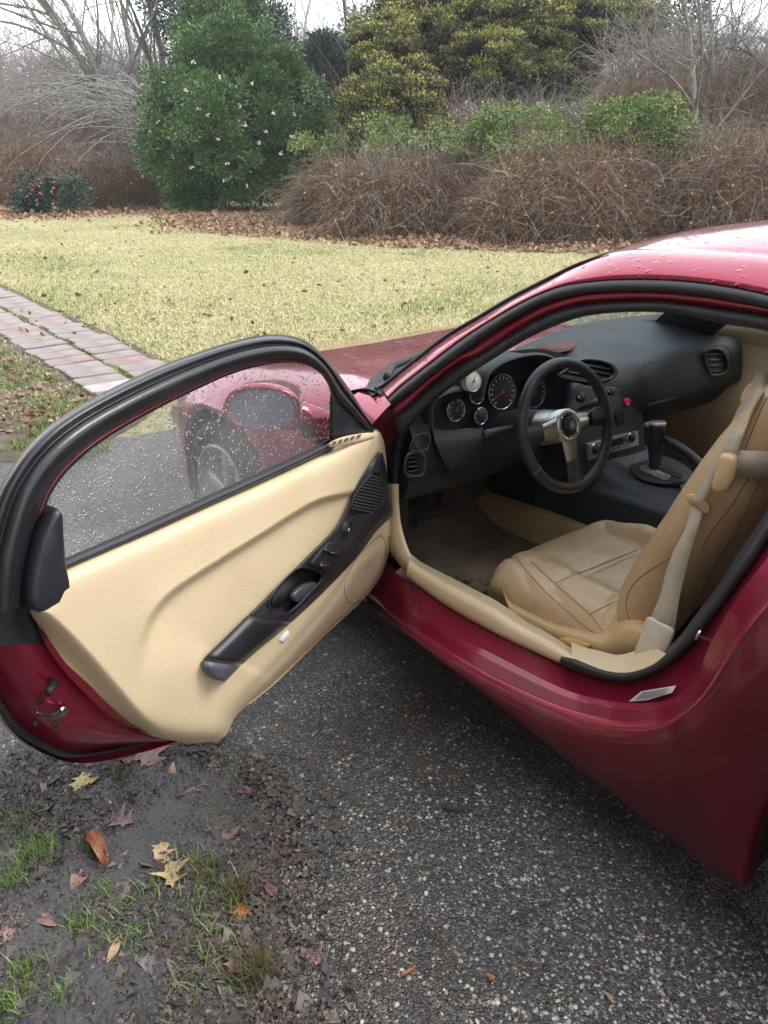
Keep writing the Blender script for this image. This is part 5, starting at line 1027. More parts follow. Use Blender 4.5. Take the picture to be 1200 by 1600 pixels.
# ================================================================== THE OPEN DOOR
door = thing_d = bpy.data.objects.new('driver_door', None); COL.objects.link(door); door.parent = car; WO[door.name] = HG + [0, 0, .2]; door.location = WO[door.name] - WO[car.name]
top_px = [(84, 893), (150, 866), (230, 832), (320, 792), (400, 757), (470, 725), (520, 701), (556, 680), (578, 671), (592, 673)]
bot_px = [(46, 953), (85, 1030), (148, 1098), (205, 1136), (262, 1156), (325, 1160), (352, 1150), (372, 1116), (430, 1068), (500, 1000), (560, 944), (592, 905), (606, 870), (612, 830), (611, 795), (606, 765), (604, 720), (600, 690)]
# panel grid: 'rungs' from top edge to bottom/rear edge
NU, NV = 170, 110
Tp = cr_resample([(52, 948), (66, 925), (84, 897)] + top_px[1:] + [(600, 690)], NU)
Bp = cr_resample(bot_px, NU)
tv = np.linspace(0, 1, NV)[:, None, None]; PX = Tp[None] * (1 - tv) + Bp[None] * tv; X, Y = PX[..., 0], PX[..., 1]
edge = [tuple(p) for p in Tp] + [tuple(p) for p in Bp[::-1]] + [tuple(Tp[0])]
de, _, _ = pdist(X, Y, edge[::3])
h = .040 * (1 - np.exp(-de / 9.))
gv = cr_resample([(590, 745), (572, 757), (545, 768), (500, 779), (465, 797), (400, 838), (320, 888), (270, 922), (240, 955), (224, 990), (218, 1030), (222, 1075)], 50)
d, s, par = pdist(X, Y, gv); below = s < 0
fade = sm(par, -.02, .22) * (1 - sm(par, .72, 1.0))
h -= np.where(below, .020 * sm(d, 0, 9) * np.exp(-d / 95.), 0) * fade * (de > 2)
h += np.where(~below, .010 * np.exp(-d / 40.), .010 * np.exp(-d / 6.)) * fade
lc = cr_resample([(360, 1130), (378, 1098), (404, 1068), (436, 1036), (470, 998), (500, 963), (530, 925), (550, 890), (575, 862), (596, 846)], 40)
d2, s2, par2 = pdist(X, Y, lc); low = s2 > 0
h -= np.where(low, .028 * sm(d2, 0, 26), 0) * sm(par2, .0, .06) * (1 - .5 * sm(par2, .8, 1))
h -= .006 * np.exp(-(d2 / 7.) ** 2) * sm(par2, 0, .15)
gr = rpoly([(592, 737), (597, 750), (600, 772), (598, 786), (584, 800), (566, 806), (552, 800), (549, 790), (556, 772), (568, 754), (582, 739)], 60)
hr = rpoly([(462, 890), (478, 886), (500, 894), (504, 903), (488, 922), (455, 955), (436, 957), (420, 948), (424, 932), (442, 908)], 44)
def inside(X, Y, poly):
    q = np.vstack([poly, poly[:1]]); d, s_, _ = pdist(X, Y, q); c = poly.mean(0); sg = pdist(np.array([c[0]]), np.array([c[1]]), q)[1][0]; return d * (s_ == sg)
rl = cr_resample([(56, 948), (85, 962), (130, 1005), (180, 1062), (228, 1118), (262, 1148)], 30)
d3, s3, _ = pdist(X, Y, rl); rear = s3 > 0
h -= np.where(rear, .055 * sm(d3, 0, 40), 0); h -= .0
mo = rpoly([(598, 838), (575, 853), (550, 884), (538, 918), (544, 940), (560, 941), (586, 918), (601, 880)], 40)
dm, _, _ = pdist(X, Y, np.vstack([mo, mo[:1]])); h -= .003 * np.exp(-(dm / 2.2) ** 2)
h -= .045 * sm(inside(X, Y, hr.mean(0) + (hr - hr.mean(0)) * .97), 0, 5)
G2 = np.array([[dp(X[i, j], Y[i, j], h[i, j]) for j in range(NU)] for i in range(NV)])
back2 = np.array([dp(p[0], p[1], -.01) for p in Bp]); tb2 = np.array([dp(p[0], p[1], -.01) for p in Tp])
TRIM = grid(np.concatenate([tb2[None], G2, back2[None]])); trim = obj('door_trim_panel', TRIM, m_tan, door)
q = snap_cam(TRIM, np.vstack([mo, mo[:1]]), .0004); obj('pocket_seam', tube(q, .0010, 5), m_stitch, trim)
# shell: shut face at the trailing edge and outer skin
fa = [(20, 980), (48, 955), (85, 1028), (148, 1096), (205, 1136), (250, 1158)]
fa = [(64, 985), (80, 1010), (110, 1050), (148, 1094), (180, 1122), (205, 1136), (262, 1154)]
fb = [(-45, 985), (-30, 1040), (5, 1092), (27, 1127), (67, 1157), (110, 1176), (262, 1160)]
obj('shut_face', band(fa, fb, [(-.1, -.02), (0, -.03), (.06, -.036), (.08, -.03), (.5, -.045), (.72, -.075), (1, -.115)], dp, 60), m_jamb, door)
se = [(-60, 985), (-45, 1045), (-8, 1105), (20, 1144), (60, 1170), (105, 1186), (170, 1178), (245, 1160)]
so_ = [(-52, 985), (-36, 1040), (0, 1092), (24, 1126), (64, 1156), (108, 1176), (160, 1172), (240, 1156)]
obj('trailing_edge_seal', band(so_, se, [(-.15, -.11), (0, -.10), (.3, -.088), (.7, -.094), (1, -.115)], dp, 60), m_rub2, door)
oe = cr_resample([(-66, 960), (-52, 1045), (-14, 1106), (16, 1146), (58, 1174), (104, 1189), (150, 1187), (200, 1176), (250, 1162), (330, 1128), (420, 1050), (500, 975), (580, 895), (600, 870)], 40)
oe3 = [dp(x, y, -.125) for x, y in oe]; skin = []
for p in oe3:
    zt_ = max(.735, p[2] + .02); b2_ = np.array([p[0], p[1], 0]); f = lambda z, h: b2_ + DN * h + np.array([0, 0, z])
    skin.append([f(p[2] + .004, .02), f(p[2], 0), f(p[2] + (zt_ - p[2]) * .08, -.012), f((p[2] + zt_) / 2, -.045), f(zt_ - .07, -.02), f(zt_, .03)])
obj('outer_skin', loft(skin, 18), m_paint, door)
ie = cr_resample([(205, 1136), (262, 1154), (325, 1156), (352, 1146), (372, 1112), (430, 1064), (500, 996), (560, 940), (592, 902), (606, 868)], 30)
i3 = [dp(x, y, -.01) for x, y in ie]; o3 = oe3[22:]; obj('door_underside', loft([np.array(i3), (np.array(cr_resample(o3, 30)))], 30), m_jamb, door)
obj('latch_stop', disc(dp(79, 1076, -.02), DD + DN * .6, .0085, prof=[(1.1, -.02), (1, .0), (.9, .012), (.01, .014)]), m_dark, door)
lt = obj('door_latch', prism([dp(x, y, -.038) for x, y in rpoly([(56, 1111), (70, 1116), (88, 1110), (98, 1103), (107, 1105), (104, 1113), (92, 1121), (75, 1122), (60, 1118)], 30)], DN, .004, .001), m_chr, door)
obj('latch_mouth', tube([dp(60, 1115, -.032), dp(80, 1119, -.032), dp(95, 1109, -.032)], .0035, 8, 10), m_dark, lt)
for x, y in ((62, 1097), (55, 1130), (86, 1132)): obj('latch_screw', disc(dp(x, y, -.045), DN, .006, .004, 12), m_dark, door)
# belt-line strips
tp2 = [(84, 886), (150, 858), (230, 823), (320, 782), (400, 746), (470, 714), (516, 691)]
tp1 = [(84, 897), (150, 869), (230, 834), (320, 794), (400, 758), (470, 725), (520, 702)]
obj('window_inner_strip', band(tp2, tp1, [(0, -.02), (0, .010), (.25, .020), (.6, .022), (1, .010), (1, -.01)], dp, 50), m_arm, door)
tp3 = [(84, 879), (150, 851), (230, 816), (320, 775), (400, 739), (470, 707), (515, 685)]
obj('window_wiper_seal', band(tp3, tp2, [(0, -.045), (.3, -.015), (1, -.012)], dp, 50), m_dark, door)
# frame of the window
fo = [(-40, 960), (-34, 880), (-12, 790), (20, 728), (60, 680), (110, 642), (180, 604), (260, 568), (340, 540), (400, 525), (440, 523), (475, 531), (505, 555), (535, 592), (562, 632), (590, 672)]
fi = [(44, 948), (50, 880), (70, 800), (84, 766), (112, 730), (160, 690), (230, 648), (305, 610), (370, 582), (430, 568), (470, 568), (496, 580), (512, 600), (521, 625), (548, 650), (578, 676)]
obj('window_frame', band(fo, fi, [(0, -.10), (0.0, -.05), (.05, -.02), (.13, .0), (.22, .006), (.30, .002), (.33, -.004), (.37, .006), (.5, .018), (.68, .020), (.82, .012), (.90, -.002), (.93, -.012), (.97, -.012), (1, -.035), (1, -.05)], dp, 110), m_rub2, door)
obj('frame_lip', band([(a + (b - a) * .90, c + (d_ - c) * .90) for (a, c), (b, d_) in zip(fo, fi)], [(a + (b - a) * .93, c + (d_ - c) * .93) for (a, c), (b, d_) in zip(fo, fi)], [(0, -.002), (.5, .002), (1, -.004)], dp, 110), m_jamb, door)
obj('corner_seal', band([(-46, 935), (-50, 960), (-56, 1000), (-58, 1014)], [(46, 935), (52, 958), (64, 990), (70, 1004)], [(0, -.11), (0, -.06), (.3, -.03), (.6, -.018), (.85, -.012), (1, -.024), (1, -.05)], dp, 24), m_rub2, door)
cn = [(30, 955), (34, 860), (58, 800), (76, 784), (80, 820), (86, 870), (93, 932), (80, 942), (50, 950)]
obj('frame_corner_cover', prism([dp(x, y, .005) for x, y in rpoly([(30, 930), (36, 880), (52, 825), (76, 788), (82, 830), (88, 880), (93, 915), (88, 932), (62, 946), (42, 950)], 40)], DN, .034, .010), m_arm, door)
tq = [(517, 612), (530, 632), (556, 655), (576, 670), (556, 676), (530, 686), (516, 690), (515, 660)]
obj('mirror_sail_cover', prism([dp(x, y, -.0) for x, y in rpoly(tq, 40)], DN, .012, .004), m_arm, door)
# glass and rain on it
gt = [(70, 840), (76, 780), (112, 726), (160, 686), (230, 644), (305, 606), (370, 578), (430, 563), (470, 563), (500, 580), (520, 612), (524, 650)]
gb_ = [(80, 905), (100, 890), (150, 868), (230, 833), (300, 800), (360, 774), (400, 755), (440, 738), (470, 723), (500, 709), (516, 700), (520, 695)]
GL = band(gt, gb_, [(t, -.030 - .012 * math.sin(math.pi * t)) for t in np.linspace(0, 1, 12)], dp, 60)
obj('window_glass', GL, m_glass, door)
drops = []
k6 = np.array([(math.cos(a), math.sin(a)) for a in np.linspace(0, 2 * math.pi, 8, endpoint=False)])
gtA, gbA = cr_resample(gt, 200), cr_resample(gb_, 200)
Vd, Fd = [], []; nv = 0
for i in range(3300):
    a = rng.integers(3, 198); t = .02 + .93 * rng.random(); p = gtA[a] * (1 - t) + gbA[a] * t
    r_ = .0006 + .0020 * rng.random() ** 2.6; c = dp(p[0], p[1], -.0315 - .012 * math.sin(math.pi * t)); el = 1 + rng.random() * 1.0; tw_ = rng.random() * .6 - .3
    ring = []
    for rr, hh in ((1, 0), (.75, .45)):
        for cx_, cy_ in k6:
            u_ = cx_ * math.cos(tw_) - cy_ * math.sin(tw_) * el; v_ = cx_ * math.sin(tw_) + cy_ * math.cos(tw_) * el
            ring.append(c + DD * r_ * rr * u_ + np.array([0, 0, r_ * rr * v_]) + DN * r_ * hh)
    ring.append(c + DN * r_ * .62); Vd += ring
    Fd += [(nv + k, nv + (k + 1) % 8, nv + 8 + (k + 1) % 8, nv + 8 + k) for k in range(8)] + [(nv + 8 + k, nv + 8 + (k + 1) % 8, nv + 16) for k in range(8)] + [tuple(nv + 7 - k for k in range(8))]
    nv += 17
obj('raindrops', (Vd, Fd), m_drop, door, kind='stuff')
# defogger outlet
dv = rpoly([(512, 694), (530, 684), (560, 678), (578, 678), (580, 684), (560, 690), (530, 697), (516, 699)], 30)
sh0 = obj('defogger_outlet', prism([dp(x, y, .024) for x, y in dv], DN + [0, 0, .3], .012, .004), m_sill, door)
for i in range(5):
    x0 = 521 + i * 9.5; y0 = 694 - i * 2.6
    obj('outlet_slot', prism([dp(x, y, .036) for x, y in ((x0 - 3, y0 + 1.5), (x0 - 1, y0 - 3.5), (x0 + 4.5, y0 - 5), (x0 + 2.5, y0 + .5))], DN + [0, 0, .6], .003), m_carp, sh0, smooth=False)
# armrest: black moulding, split into pull cover and switch bezel
aL = [(590, 706), (575, 728), (556, 758), (541, 795), (520, 828), (480, 868), (440, 908), (400, 948), (358, 990), (322, 1025), (316, 1038), (321, 1052), (333, 1062)]
aR = [(598, 708), (604, 735), (609, 770), (613, 803), (590, 832), (560, 872), (520, 915), (484, 950), (445, 985), (400, 1022), (352, 1067)]
AL, AR = cr_resample(aL, 90), cr_resample(aR, 90)
def arm_part(i0, i1, name, mat, prof, par=door):
    G = np.array([[dp(*(AL[k] + (AR[k] - AL[k]) * t), hh * (.25 if k == 89 else 1 if i0 < k < i1 - 1 else .92)) for k in range(i0, i1)] for t, hh in prof]); return obj(name, grid(G), mat, par)
prof = [(0, .02), (0, .044), (.06, .052), (.3, .060), (.6, .064), (.82, .058), (.94, .042), (1, .018), (1, -.0)]
A2, B2 = cr_resample(aL, 400)[:280], cr_resample(aR, 400)[:280]; tt = np.linspace(0, 1, 90)[:, None, None]; PXb = A2[None] * (1 - tt) + B2[None] * tt
hb_ = np.interp(np.linspace(0, 1, 90), [0, .015, .06, .3, .6, .82, .94, .99, 1], [.02, .044, .052, .060, .064, .058, .042, .018, 0])[:, None] * np.ones((1, 280)); hb_[0] = .0
for pl_, dep in ((gr, .010), (hr, .036)): hb_ = hb_ - dep * sm(inside(PXb[..., 0], PXb[..., 1], pl_), 0, 4.0)
bez = obj('armrest_bezel', grid(np.array([[dp(PXb[i, j, 0], PXb[i, j, 1], hb_[i, j]) for j in range(280)] for i in range(90)])), m_arm, door)
prof2 = [(0, .02), (0, .050), (.08, .060), (.3, .070), (.6, .073), (.8, .066), (.93, .046), (1, .018), (1, .0)]
cov = arm_part(63, 82, 'pull_handle_cover', m_arm, prof2)
arm_part(82, 90, 'pull_handle_end', M('grey_plastic', (.085, .09, .105), rough=.4), prof2, cov)
# speaker grille slats
gB = obj('tweeter_grille', prism([dp(x, y, .0500) for x, y in gr.mean(0) + (gr - gr.mean(0)) * .93], DN, .0035, .001), m_dark, bez)
obj('grille_rim', tube([dp(x, y, .060) for x, y in np.vstack([gr, gr[:1]])], .0016, 8), m_arm, bez)
m_slat = M('grille_plastic', (.055, .06, .07), rough=.35)
for i in range(12):
    y0 = 742 + i * 5.2; xs_ = []
    for a, b_ in zip(gr, np.roll(gr, -1, 0)):
        f0 = a[1] - (y0 + .22 * (a[0] - 575)); f1 = b_[1] - (y0 + .22 * (b_[0] - 575))
        if f0 * f1 < 0: xs_.append(a + (b_ - a) * f0 / (f0 - f1))
    if len(xs_) >= 2:
        A0, A1 = dp(*xs_[0], .0585), dp(*xs_[1], .0585); d = (A1 - A0); L_ = np.linalg.norm(d)
        obj('slat', box((A0 + A1) / 2, L_, .0040, .005, d / L_, np.cross(DN, d / L_), DN), m_slat, bez, smooth=False)
kc = dp(543, 828, .062)
kn = obj('mirror_control', disc(kc, DN, .0235, prof=[(1.0, -.01), (1, .0015), (.93, .002), (.91, -.002), (.80, -.002), (.78, .003), (.62, .004), (.5, .002), (.34, .002), (.32, .004), (.01, .0045)]), m_dark, bez)
obj('control_mark', disc(kc + DN * .004, DN, .005, prof=[(1, 0), (1, .002), (.5, .002)]), m_silver, kn)
sp_ = rpoly([(510, 848), (528, 851), (537, 856), (533, 866), (512, 892), (504, 892), (484, 882), (487, 874)], 36)
swp = obj('window_switch_panel', prism([dp(x, y, .063) for x, y in sp_], DN, .008, .003), m_dark, bez)
for (x, y) in ((505, 882), (522, 862), (512, 858)):
    obj('switch', prism([dp(x + a, y + b_, .071) for a, b_ in ((-9, 3), (-3, -6), (9, -2), (4, 6))], DN, .005, .002), m_arm, swp)
    obj('switch_mark', tube([dp(x - 4, y + 1, .0775), dp(x + 4, y + 2, .0775)], .0006, 4), m_silver, swp)
rim_ = [dp(x, y, .0595) for x, y in np.vstack([hr, hr[:1]])]
hrn = obj('handle_recess', tube(rim_, .0022, 8), m_arm, bez)
obj('recess_floor', prism([dp(*(hr.mean(0) + (p - hr.mean(0)) * .90), .0235) for p in hr], DN, .0025), m_dark, hrn)
obj('inner_door_handle', prism([dp(x, y, .040) for x, y in rpoly([(452, 928), (470, 912), (488, 908), (492, 915), (478, 930), (462, 940), (455, 938)], 26)], DN, .014, .006), M('handle_plastic', (.05, .055, .065), rough=.3), hrn)
obj('trim_clip', prism([dp(x, y, .03) for x, y in ((433, 998), (446, 984), (449, 990), (438, 1003))], DN, .010, .002), m_white, door)
# door mirror, on the outer side
mn = DD * .9 + np.array([-.1, 0, 0]); mn /= np.linalg.norm(mn)
OFF = -.24
mc = dp(407, 638, OFF)
hl = rpoly([(350, 640), (356, 618), (375, 606), (405, 602), (440, 608), (462, 622), (468, 645), (455, 666), (425, 676), (385, 674), (358, 660)], 44)
gl_ = rpoly([(355, 638), (362, 620), (382, 611), (408, 609), (438, 614), (458, 628), (460, 648), (448, 663), (420, 670), (386, 668), (362, 656)], 44)
rings = []
gN = DD * .80 + DN * .60 + np.array([0, 0, .12]); gN /= np.linalg.norm(gN)
def gpl(px, py): d = ray(px, py); return CAM + d * (((mc - CAM) @ gN) / (d @ gN))
base = np.array([gpl(x, y) for x, y in hl]); cen = base.mean(0); gl3 = np.array([gpl(x, y) for x, y in gl_]); axv = -gN
rings = [gl3 + axv * .010, gl3 + gN * .001, base + axv * .004]
for t, sc, sft in ((.02, 1.05, 0), (.05, 1.03, .008), (.08, .95, .03), (.11, .80, .06), (.13, .55, .08), (.14, .2, .09)): rings.append(cen + (base - cen) * sc + axv * t - DD * sft)
mh = obj('door_mirror', grid(np.stack(rings), cv=True), m_paint, door)
obj('mirror_glass', prism(gl3 * .97 + cen * .03 + axv * .006, gN, .003), m_mirror, mh, smooth=False)
st0 = dp(500, 672, -.10)
obj('mirror_stalk', tube([cen + axv * .06 - DD * .02, dp(470, 652, -.22), dp(505, 668, -.16), dp(560, 692, -.07)], [.03, .05, .052, .045], 16, 16), m_paint, mh)

# ================================================================== SMALL THINGS ON THE GROUND
def ground_z(p): return mud_z(p[0], p[1])
def leaf_shape(kind, L, curl, seed):
    r2 = np.random.default_rng(seed)
    if kind == 'lobed':
        pr = [(0, .02), (.10, .10), (.16, .34), (.26, .16), (.36, .20), (.46, .48), (.56, .22), (.66, .18), (.76, .30), (.84, .12), (1, 0)]
    elif kind == 'star':
        pr = [(0, .02), (.10, .16), (.06, .46), (.26, .26), (.40, .62), (.52, .30), (.60, .18), (.74, .34), (.80, .14), (1, 0)]
    elif kind == 'broad': pr = [(0, .01), (.12, .18), (.3, .30), (.5, .33), (.7, .26), (.88, .12), (1, 0)]
    else: pr = [(0, .01), (.15, .09), (.4, .14), (.65, .13), (.85, .07), (1, 0)]
    cols = []
    for t, w in pr:
        a, b = w * (1 + .35 * r2.normal() * .6), w * (1 + .35 * r2.normal() * .6)
        row = []
        for s, ww in ((1, a), (.5, a), (0, 0), (-.5, b), (-1, b)):
            y = s * abs(ww); z = curl * (.55 * (2 * abs(y)) ** 1.5 + .25 * math.sin(t * 3.1) + .16 * r2.normal()) + (.015 if s == 0 else 0)
            row.append((t - .5, y, max(z, 0)))
        cols.append(row)
    G = np.array(cols) * L; V, F = grid(G); n = len(V); V2 = V - [0, 0, .0006]
    return np.vstack([V, V2]), [tuple(f) for f in F.tolist()] + [tuple(n + i for i in f[::-1]) for f in F.tolist()]
LC = {k: M('leaf_' + k, a, b, ns=25, rough=.38, bump=.5, bs=120) for k, a, b in (
    ('yellow', (.38, .31, .12), (.52, .44, .20)), ('mauve', (.10, .065, .065), (.19, .125, .12)), ('rust', (.20, .065, .022), (.32, .12, .035)), ('tan', (.30, .20, .11), (.46, .34, .20)),
    ('straw', (.34, .25, .12), (.52, .41, .22)), ('plum', (.10, .045, .05), (.17, .08, .08)), ('pinkbrown', (.14, .075, .06), (.25, .145, .12)), ('grey', (.09, .075, .078), (.17, .14, .14)))}
for i, (px, py, L, a, kind, col, curl, lab) in enumerate([
    (131, 1227, 36, 20, 'star', 'yellow', .2, 'pale yellow star shaped leaf just below the red edge of the open door'),
    (232, 1187, 62, 30, 'lobed', 'pinkbrown', .1, 'large pinkish brown leaf lying under the lowest corner of the door trim'),
    (152, 1337, 66, 48, 'narrow', 'rust', .9, 'long curled rust orange leaf, the brightest on the mud'),
    (251, 1341, 46, 10, 'lobed', 'tan', .2, 'torn tan leaf touching the straw coloured one from above'),
    (270, 1371, 52, 15, 'lobed', 'straw', .4, 'biggest straw yellow lobed leaf in the middle of the mud'),
    (124, 1382, 36, -20, 'broad', 'pinkbrown', .5, 'crumpled reddish brown leaf beside the green grass tuft at the left'),
    (191, 1399, 42, -25, 'broad', 'mauve', .2, 'oval purplish leaf with a clear midrib below the crumpled rust leaf'),
    (22, 1461, 56, 25, 'lobed', 'pinkbrown', .1, 'broad pink brown leaf cut by the left edge of the photo'),
    (67, 1442, 60, 62, 'narrow', 'pinkbrown', .2, 'long narrow pink brown leaf next to the one at the left edge'),
    (187, 1288, 46, 75, 'lobed', 'mauve', .3, 'upright mauve leaf above the long curled rust leaf'),
    (360, 1300, 46, 5, 'broad', 'mauve', .05, 'flat faint mauve leaf near the border of mud and asphalt'),
    (187, 1352, 42, 60, 'lobed', 'mauve', .2, 'mauve lobed leaf touching the right tip of the rust leaf'),
    (180, 1489, 46, -8, 'narrow', 'tan', .3, 'brown tan leaf lying level in the lower mud'),
    (240, 1510, 46, 10, 'broad', 'grey', .1, 'pale greyish oval leaf low in the mud beside a thick stick'),
    (379, 1431, 32, 10, 'lobed', 'rust', .3, 'small rust leaf with a reddish twig running from it'),
    (319, 1375, 28, 5, 'narrow', 'pinkbrown', .3, 'small pink brown leaf right of the straw yellow leaf'),
    (424, 1394, 30, 30, 'broad', 'plum', .2, 'dark plum leaf on the edge of the asphalt'),
    (67, 1236, 34, 25, 'narrow', 'pinkbrown', .2, 'slim pinkish leaf on wet ground left of the yellow star leaf'),
    (270, 1210, 34, 12, 'narrow', 'tan', .2, 'slim tan leaf right of the large leaf under the door'),
    (307, 1229, 46, -25, 'lobed', 'mauve', .1, 'flattened mauve leaf below the front half of the door trim'),
    (382, 1240, 28, 60, 'broad', 'plum', .3, 'small dark red leaf on the grit beside a thin twig'),
    (364, 1514, 30, 20, 'lobed', 'pinkbrown', .2, 'red brown leaf just left of the bottom moss tuft'),
    (139, 1551, 46, 40, 'broad', 'grey', .1, 'grey mauve leaf near the bottom left grass'),
    (638, 1524, 24, -60, 'narrow', 'rust', .4, 'small orange brown leaf alone on the asphalt near the bottom'),
    (765, 1531, 14, 60, 'broad', 'rust', .3, 'tiny orange leaf chip on the asphalt, right of the other orange one'),
    (492, 1502, 28, 60, 'lobed', 'plum', .3, 'dark red brown leaf at the asphalt near the moss tuft'),
    (642, 1296, 18, 10, 'narrow', 'plum', .5, 'little curled dark brown leaf in the middle of the asphalt'),
    (950, 1563, 26, 25, 'narrow', 'tan', .3, 'small tan leaf on the asphalt at the bottom right'),
    (20, 1335, 34, 40, 'broad', 'mauve', .2, 'mauve leaf half hidden in the grass at the left edge'),
    (95, 1500, 34, -30, 'narrow', 'plum', .2, 'dark plum leaf between two green tufts in the lower left')]):
    p = gp(px, py); s = L / FPX * ((p - CAM) @ _fw) * 1.1; p[2] = ground_z(p) + .003; o = obj('fallen_leaf', leaf_shape(kind, s, curl, i), LC[col], origin=(0, 0, 0), label=lab, category='leaf', group='fallen leaves on the mud and asphalt')
    o.location = p; o.rotation_euler = (rng.normal() * .12, rng.normal() * .12, R(a) - R(38) + math.pi * (i % 2))
for i, (pts, r_, lab, mt) in enumerate([
    ([(690, 1265), (705, 1269), (725, 1268), (742, 1270)], .0042, 'short thick black stick lying level on the asphalt', m_barkd),
    ([(478, 1432), (500, 1418), (530, 1408), (560, 1401)], .0022, 'curved dark twig on the asphalt near the mud border', m_barkd),
    ([(796, 1437), (830, 1424), (865, 1410), (900, 1398)], .0020, 'long thin reddish twig slanting across the right part of the asphalt', m_barkd),
    ([(410, 1182), (440, 1184), (470, 1190), (485, 1186)], .0018, 'thin dark twig on the grit just below the beige door trim', m_barkd),
    ([(262, 1508), (270, 1530), (284, 1552)], .0050, 'thick grey brown stick pointing down in the lower mud', m_bark),
    ([(355, 1443), (390, 1445), (420, 1458), (450, 1470)], .0020, 'reddish twig running from the small rust leaf to the asphalt', m_barkd),
    ([(345, 1195), (372, 1222), (390, 1238), (410, 1260)], .0015, 'fine bent twig crossing from mud to grit below the door', m_barkd),
    ([(640, 1245), (680, 1240), (730, 1232)], .0012, 'hair thin twig above the short black stick', m_barkd),
    ([(668, 1460), (685, 1474), (700, 1488)], .0018, 'short slanting twig low in the middle of the asphalt', m_barkd),
    ([(380, 1350), (388, 1340), (398, 1332)], .0035, 'stubby dark twig by the moss at the mud border', m_barkd),
    ([(760, 1285), (775, 1262), (800, 1250)], .0012, 'thin forked looking twig right of the black stick', m_barkd)]):
    P = []
    for q in cr_resample(pts, 16): g = gp(*q); g[2] = ground_z(g) + r_ * .8 + .001; P.append(g)
    P = np.array(P); P[:, :2] += rng.normal(size=(16, 2)) * .0007; obj('twig', tube(P, [r_, r_ * .6], 6), mt, label=lab, category='twig', group='twigs lying on the ground')
m_moss = M('dark_moss_grass', (.035, .045, .012), (.12, .10, .03), island=[(.06, .07, .02), (.10, .07, .03)], rough=.7)
m_fg = M('fresh_grass', (.06, .13, .02), (.18, .28, .05), island=[(.08, .16, .03), (.13, .22, .04)], rough=.5)
for i, (px, py, r_, n, hgt, mt, lab) in enumerate([
    (397, 1525, 30, 420, .035, m_moss, 'round olive moss tuft at the bottom of the mud and asphalt border'),
    (371, 1400, 28, 320, .028, m_moss, 'olive brown moss tuft near the middle of the mud border'),
    (328, 1366, 26, 200, .024, m_moss, 'small moss tuft right of the straw yellow leaf'),
    (190, 1215, 26, 160, .020, m_moss, 'thin moss patch under the door between two leaves'),
    (60, 1335, 44, 260, .040, m_fg, 'big bright green grass tuft at the left, highest of the green ones'),
    (12, 1380, 34, 190, .040, m_fg, 'bright green tuft cut off by the left edge'),
    (25, 1290, 30, 110, .030, m_fg, 'loose green blades at the left below the door edge'),
    (122, 1452, 22, 90, .032, m_fg, 'small fresh tuft between the oval purplish leaf and the narrow pink one'),
    (45, 1525, 34, 130, .035, m_fg, 'spread green tuft near the lower left corner'),
    (100, 1560, 26, 90, .030, m_fg, 'green tuft beside the grey mauve leaf'),
    (165, 1394, 18, 90, .028, m_fg, 'few green blades between the crumpled leaf and the oval one'),
    (139, 1322, 18, 60, .028, m_fg, 'few green blades above the curled rust leaf'),
    (25, 1575, 30, 120, .035, m_fg, 'green tuft in the very bottom left corner'),
    (305, 1347, 14, 40, .022, m_fg, 'tiny green sprig beside the torn tan leaf'),
    (335, 1290, 16, 45, .022, m_fg, 'tiny green sprig left of the flat mauve leaf'),
    (215, 1465, 14, 40, .022, m_fg, 'tiny green sprig above the brown tan leaf')]):
    r2 = np.random.default_rng(i + 60); c = gp(px, py); s = r_ / FPX * ((c - CAM) @ _fw); q = r2.normal(size=(n, 2)) * s * .5; P = np.array([(c[0] + a, c[1] + b, mud_z(c[0] + a, c[1] + b)) for a, b in q])
    obj('grass_tuft', blades(P, hgt * (.8 if mt is m_moss else .6), .0010, 1.0, i), mt, smooth=False, origin=tuple(c), label=lab, category='grass tuft', group='grass tufts in the muddy verge')
# sodden fragments nobody could count
def frags(name, n, size, mat, seed, zoff=.002, box_=(-160, 620, 1140, 1700), tilt=.2, thr=.02):
    r2 = np.random.default_rng(seed); P = np.array([gp(box_[0] + (box_[1] - box_[0]) * r2.random(), box_[2] + (box_[3] - box_[2]) * r2.random()) for _ in range(n)])
    d_m, s_m, _ = pdist(P[:, 0], P[:, 1], [tuple(p) for p in mbw]); P = P[(s_m * msgn * d_m > -.16 * r2.random(len(P)) ** 2.5)]
    P[:, 2] = [mud_z(a, b) + zoff for a, b, _ in P]; D = r2.normal(size=P.shape); D[:, 2] *= tilt; D /= np.linalg.norm(D, axis=1)[:, None]; m = len(P)
    S = np.cross(D, [0, 0, 1.]); S /= np.linalg.norm(S, axis=1)[:, None]; s = size * (.4 + 1.2 * r2.random(m)[:, None] ** 1.6); k = .35 + .5 * r2.random((m, 4, 1))
    V = np.stack([P - D * s * .5, P + S * s * k[:, 0] * .6 + np.array([0, 0, .001]), P + D * s * .5 + np.array([0, 0, .002]), P - S * s * k[:, 1] * .6, P + D * s * .2 + S * s * k[:, 2] * .5], 1).reshape(-1, 3)
    F = (np.array([[(0, 3, 1), (1, 3, 2), (1, 2, 4)]]) + (np.arange(m) * 5)[:, None, None]).reshape(-1, 3); obj(name, (V, F), mat, kind='stuff', smooth=False)
m_frag = M('sodden_leaf_fragments', (.022, .020, .019), (.17, .125, .09), island=[(.03, .027, .027), (.05, .043, .040), (.07, .057, .050), (.036, .031, .029), (.10, .075, .058)], rough=.6)
m_chip = M('pale_chips', (.20, .15, .10), (.5, .42, .28), island=[(.12, .09, .07), (.3, .24, .18)], rough=.5)
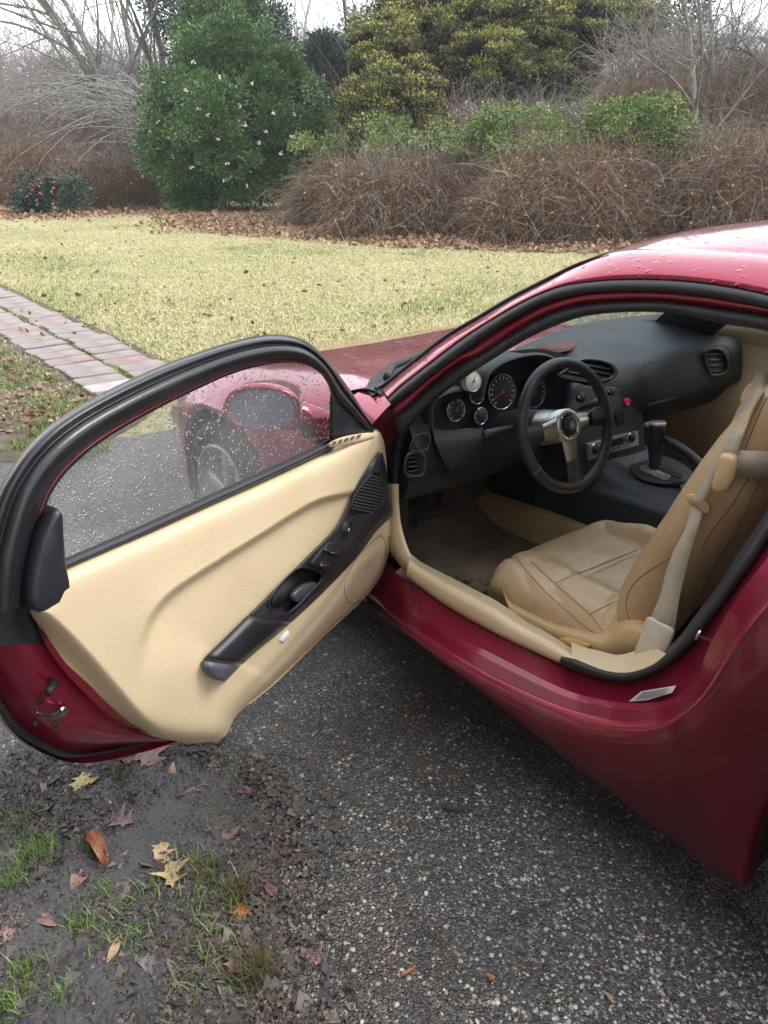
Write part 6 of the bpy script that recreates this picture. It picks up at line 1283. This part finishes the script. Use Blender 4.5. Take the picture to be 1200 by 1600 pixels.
frags('leaf_fragments', 9000, .018, m_frag, 1, .003, tilt=.5); frags('small_leaf_fragments', 34000, .0080, m_frag, 2, .0045, tilt=.9); frags('large_sodden_leaves', 900, .040, m_frag, 4, .002, tilt=.35); frags('wood_chips', 320, .012, m_chip, 5, .003)
n = 3200; r2 = np.random.default_rng(9); P = np.array([gp(-100 + 480 * r2.random(), 1180 + 460 * r2.random()) for _ in range(n)]); k = fbm(P[:, 0] * 5, P[:, 1] * 5, 44) + .15 * r2.random(n) > .70; d_m, s_m, _ = pdist(P[:, 0], P[:, 1], [tuple(p) for p in mbw]); k &= (s_m * msgn * d_m > .02)
P[:, 2] = [mud_z(a, b) for a, b, _ in P]; obj('sparse_grass', blades(P[k], .022, .0012, 1.2, 7), m_fg, kind='stuff', smooth=False)
# needles and crumbs on the asphalt
n = 900; P = np.array([gp(380 + 820 * r2.random(), 1000 + 620 * r2.random()) for _ in range(n)]); P[:, 2] = .002; D = r2.normal(size=(n, 3)); D[:, 2] *= .1
obj('asphalt_crumbs', leafquads(P, D, .010, .4, 8), M('brown_crumbs', (.10, .05, .025), (.35, .20, .07), island=[(.05, .03, .02), (.16, .08, .04), (.3, .24, .1)], rough=.6), kind='stuff', smooth=False)
n = 500; P = np.array([gp(380 + 820 * r2.random(), 1000 + 620 * r2.random()) for _ in range(n)]); P[:, 2] = .002; D = r2.normal(size=(n, 3)); D[:, 2] = 0
obj('fine_twiglets', twigs(P, D, .02 + .05 * r2.random(n), np.full(n, .0007), 4, .25, 0, 5), m_barkd, kind='stuff', smooth=False)

# crumbs trodden onto the driver's mat
r2 = np.random.default_rng(31); P = np.array([atz(650 + 120 * q[0], 885 + 60 * q[1] + 25 * q[0], .232) for q in r2.random((90, 2))]); D = r2.normal(size=P.shape) + np.array([-1.5, 0, 0]); D[:, 2] *= .15
obj('mat_debris', leafquads(P, D, .030, .35, 12), M('dark_leaf_bits', (.02, .013, .008), (.06, .04, .025), island=True, rough=.8), car, kind='stuff', smooth=False)

hm = bpy.data.materials.new('haze'); hm.use_nodes = True; hn = hm.node_tree; hn.nodes.clear(); ho = hn.nodes.new('ShaderNodeOutputMaterial'); hv = hn.nodes.new('ShaderNodeVolumePrincipled')
hv.inputs['Density'].default_value = .0012; hv.inputs['Color'].default_value = (.93, .96, 1, 1); hv.inputs['Anisotropy'].default_value = .2; hn.links.new(hv.outputs[0], ho.inputs['Volume'])
hz_o = obj('haze', box((30, -25, 6), 150, 150, 14.6), hm, kind='stuff', smooth=False)
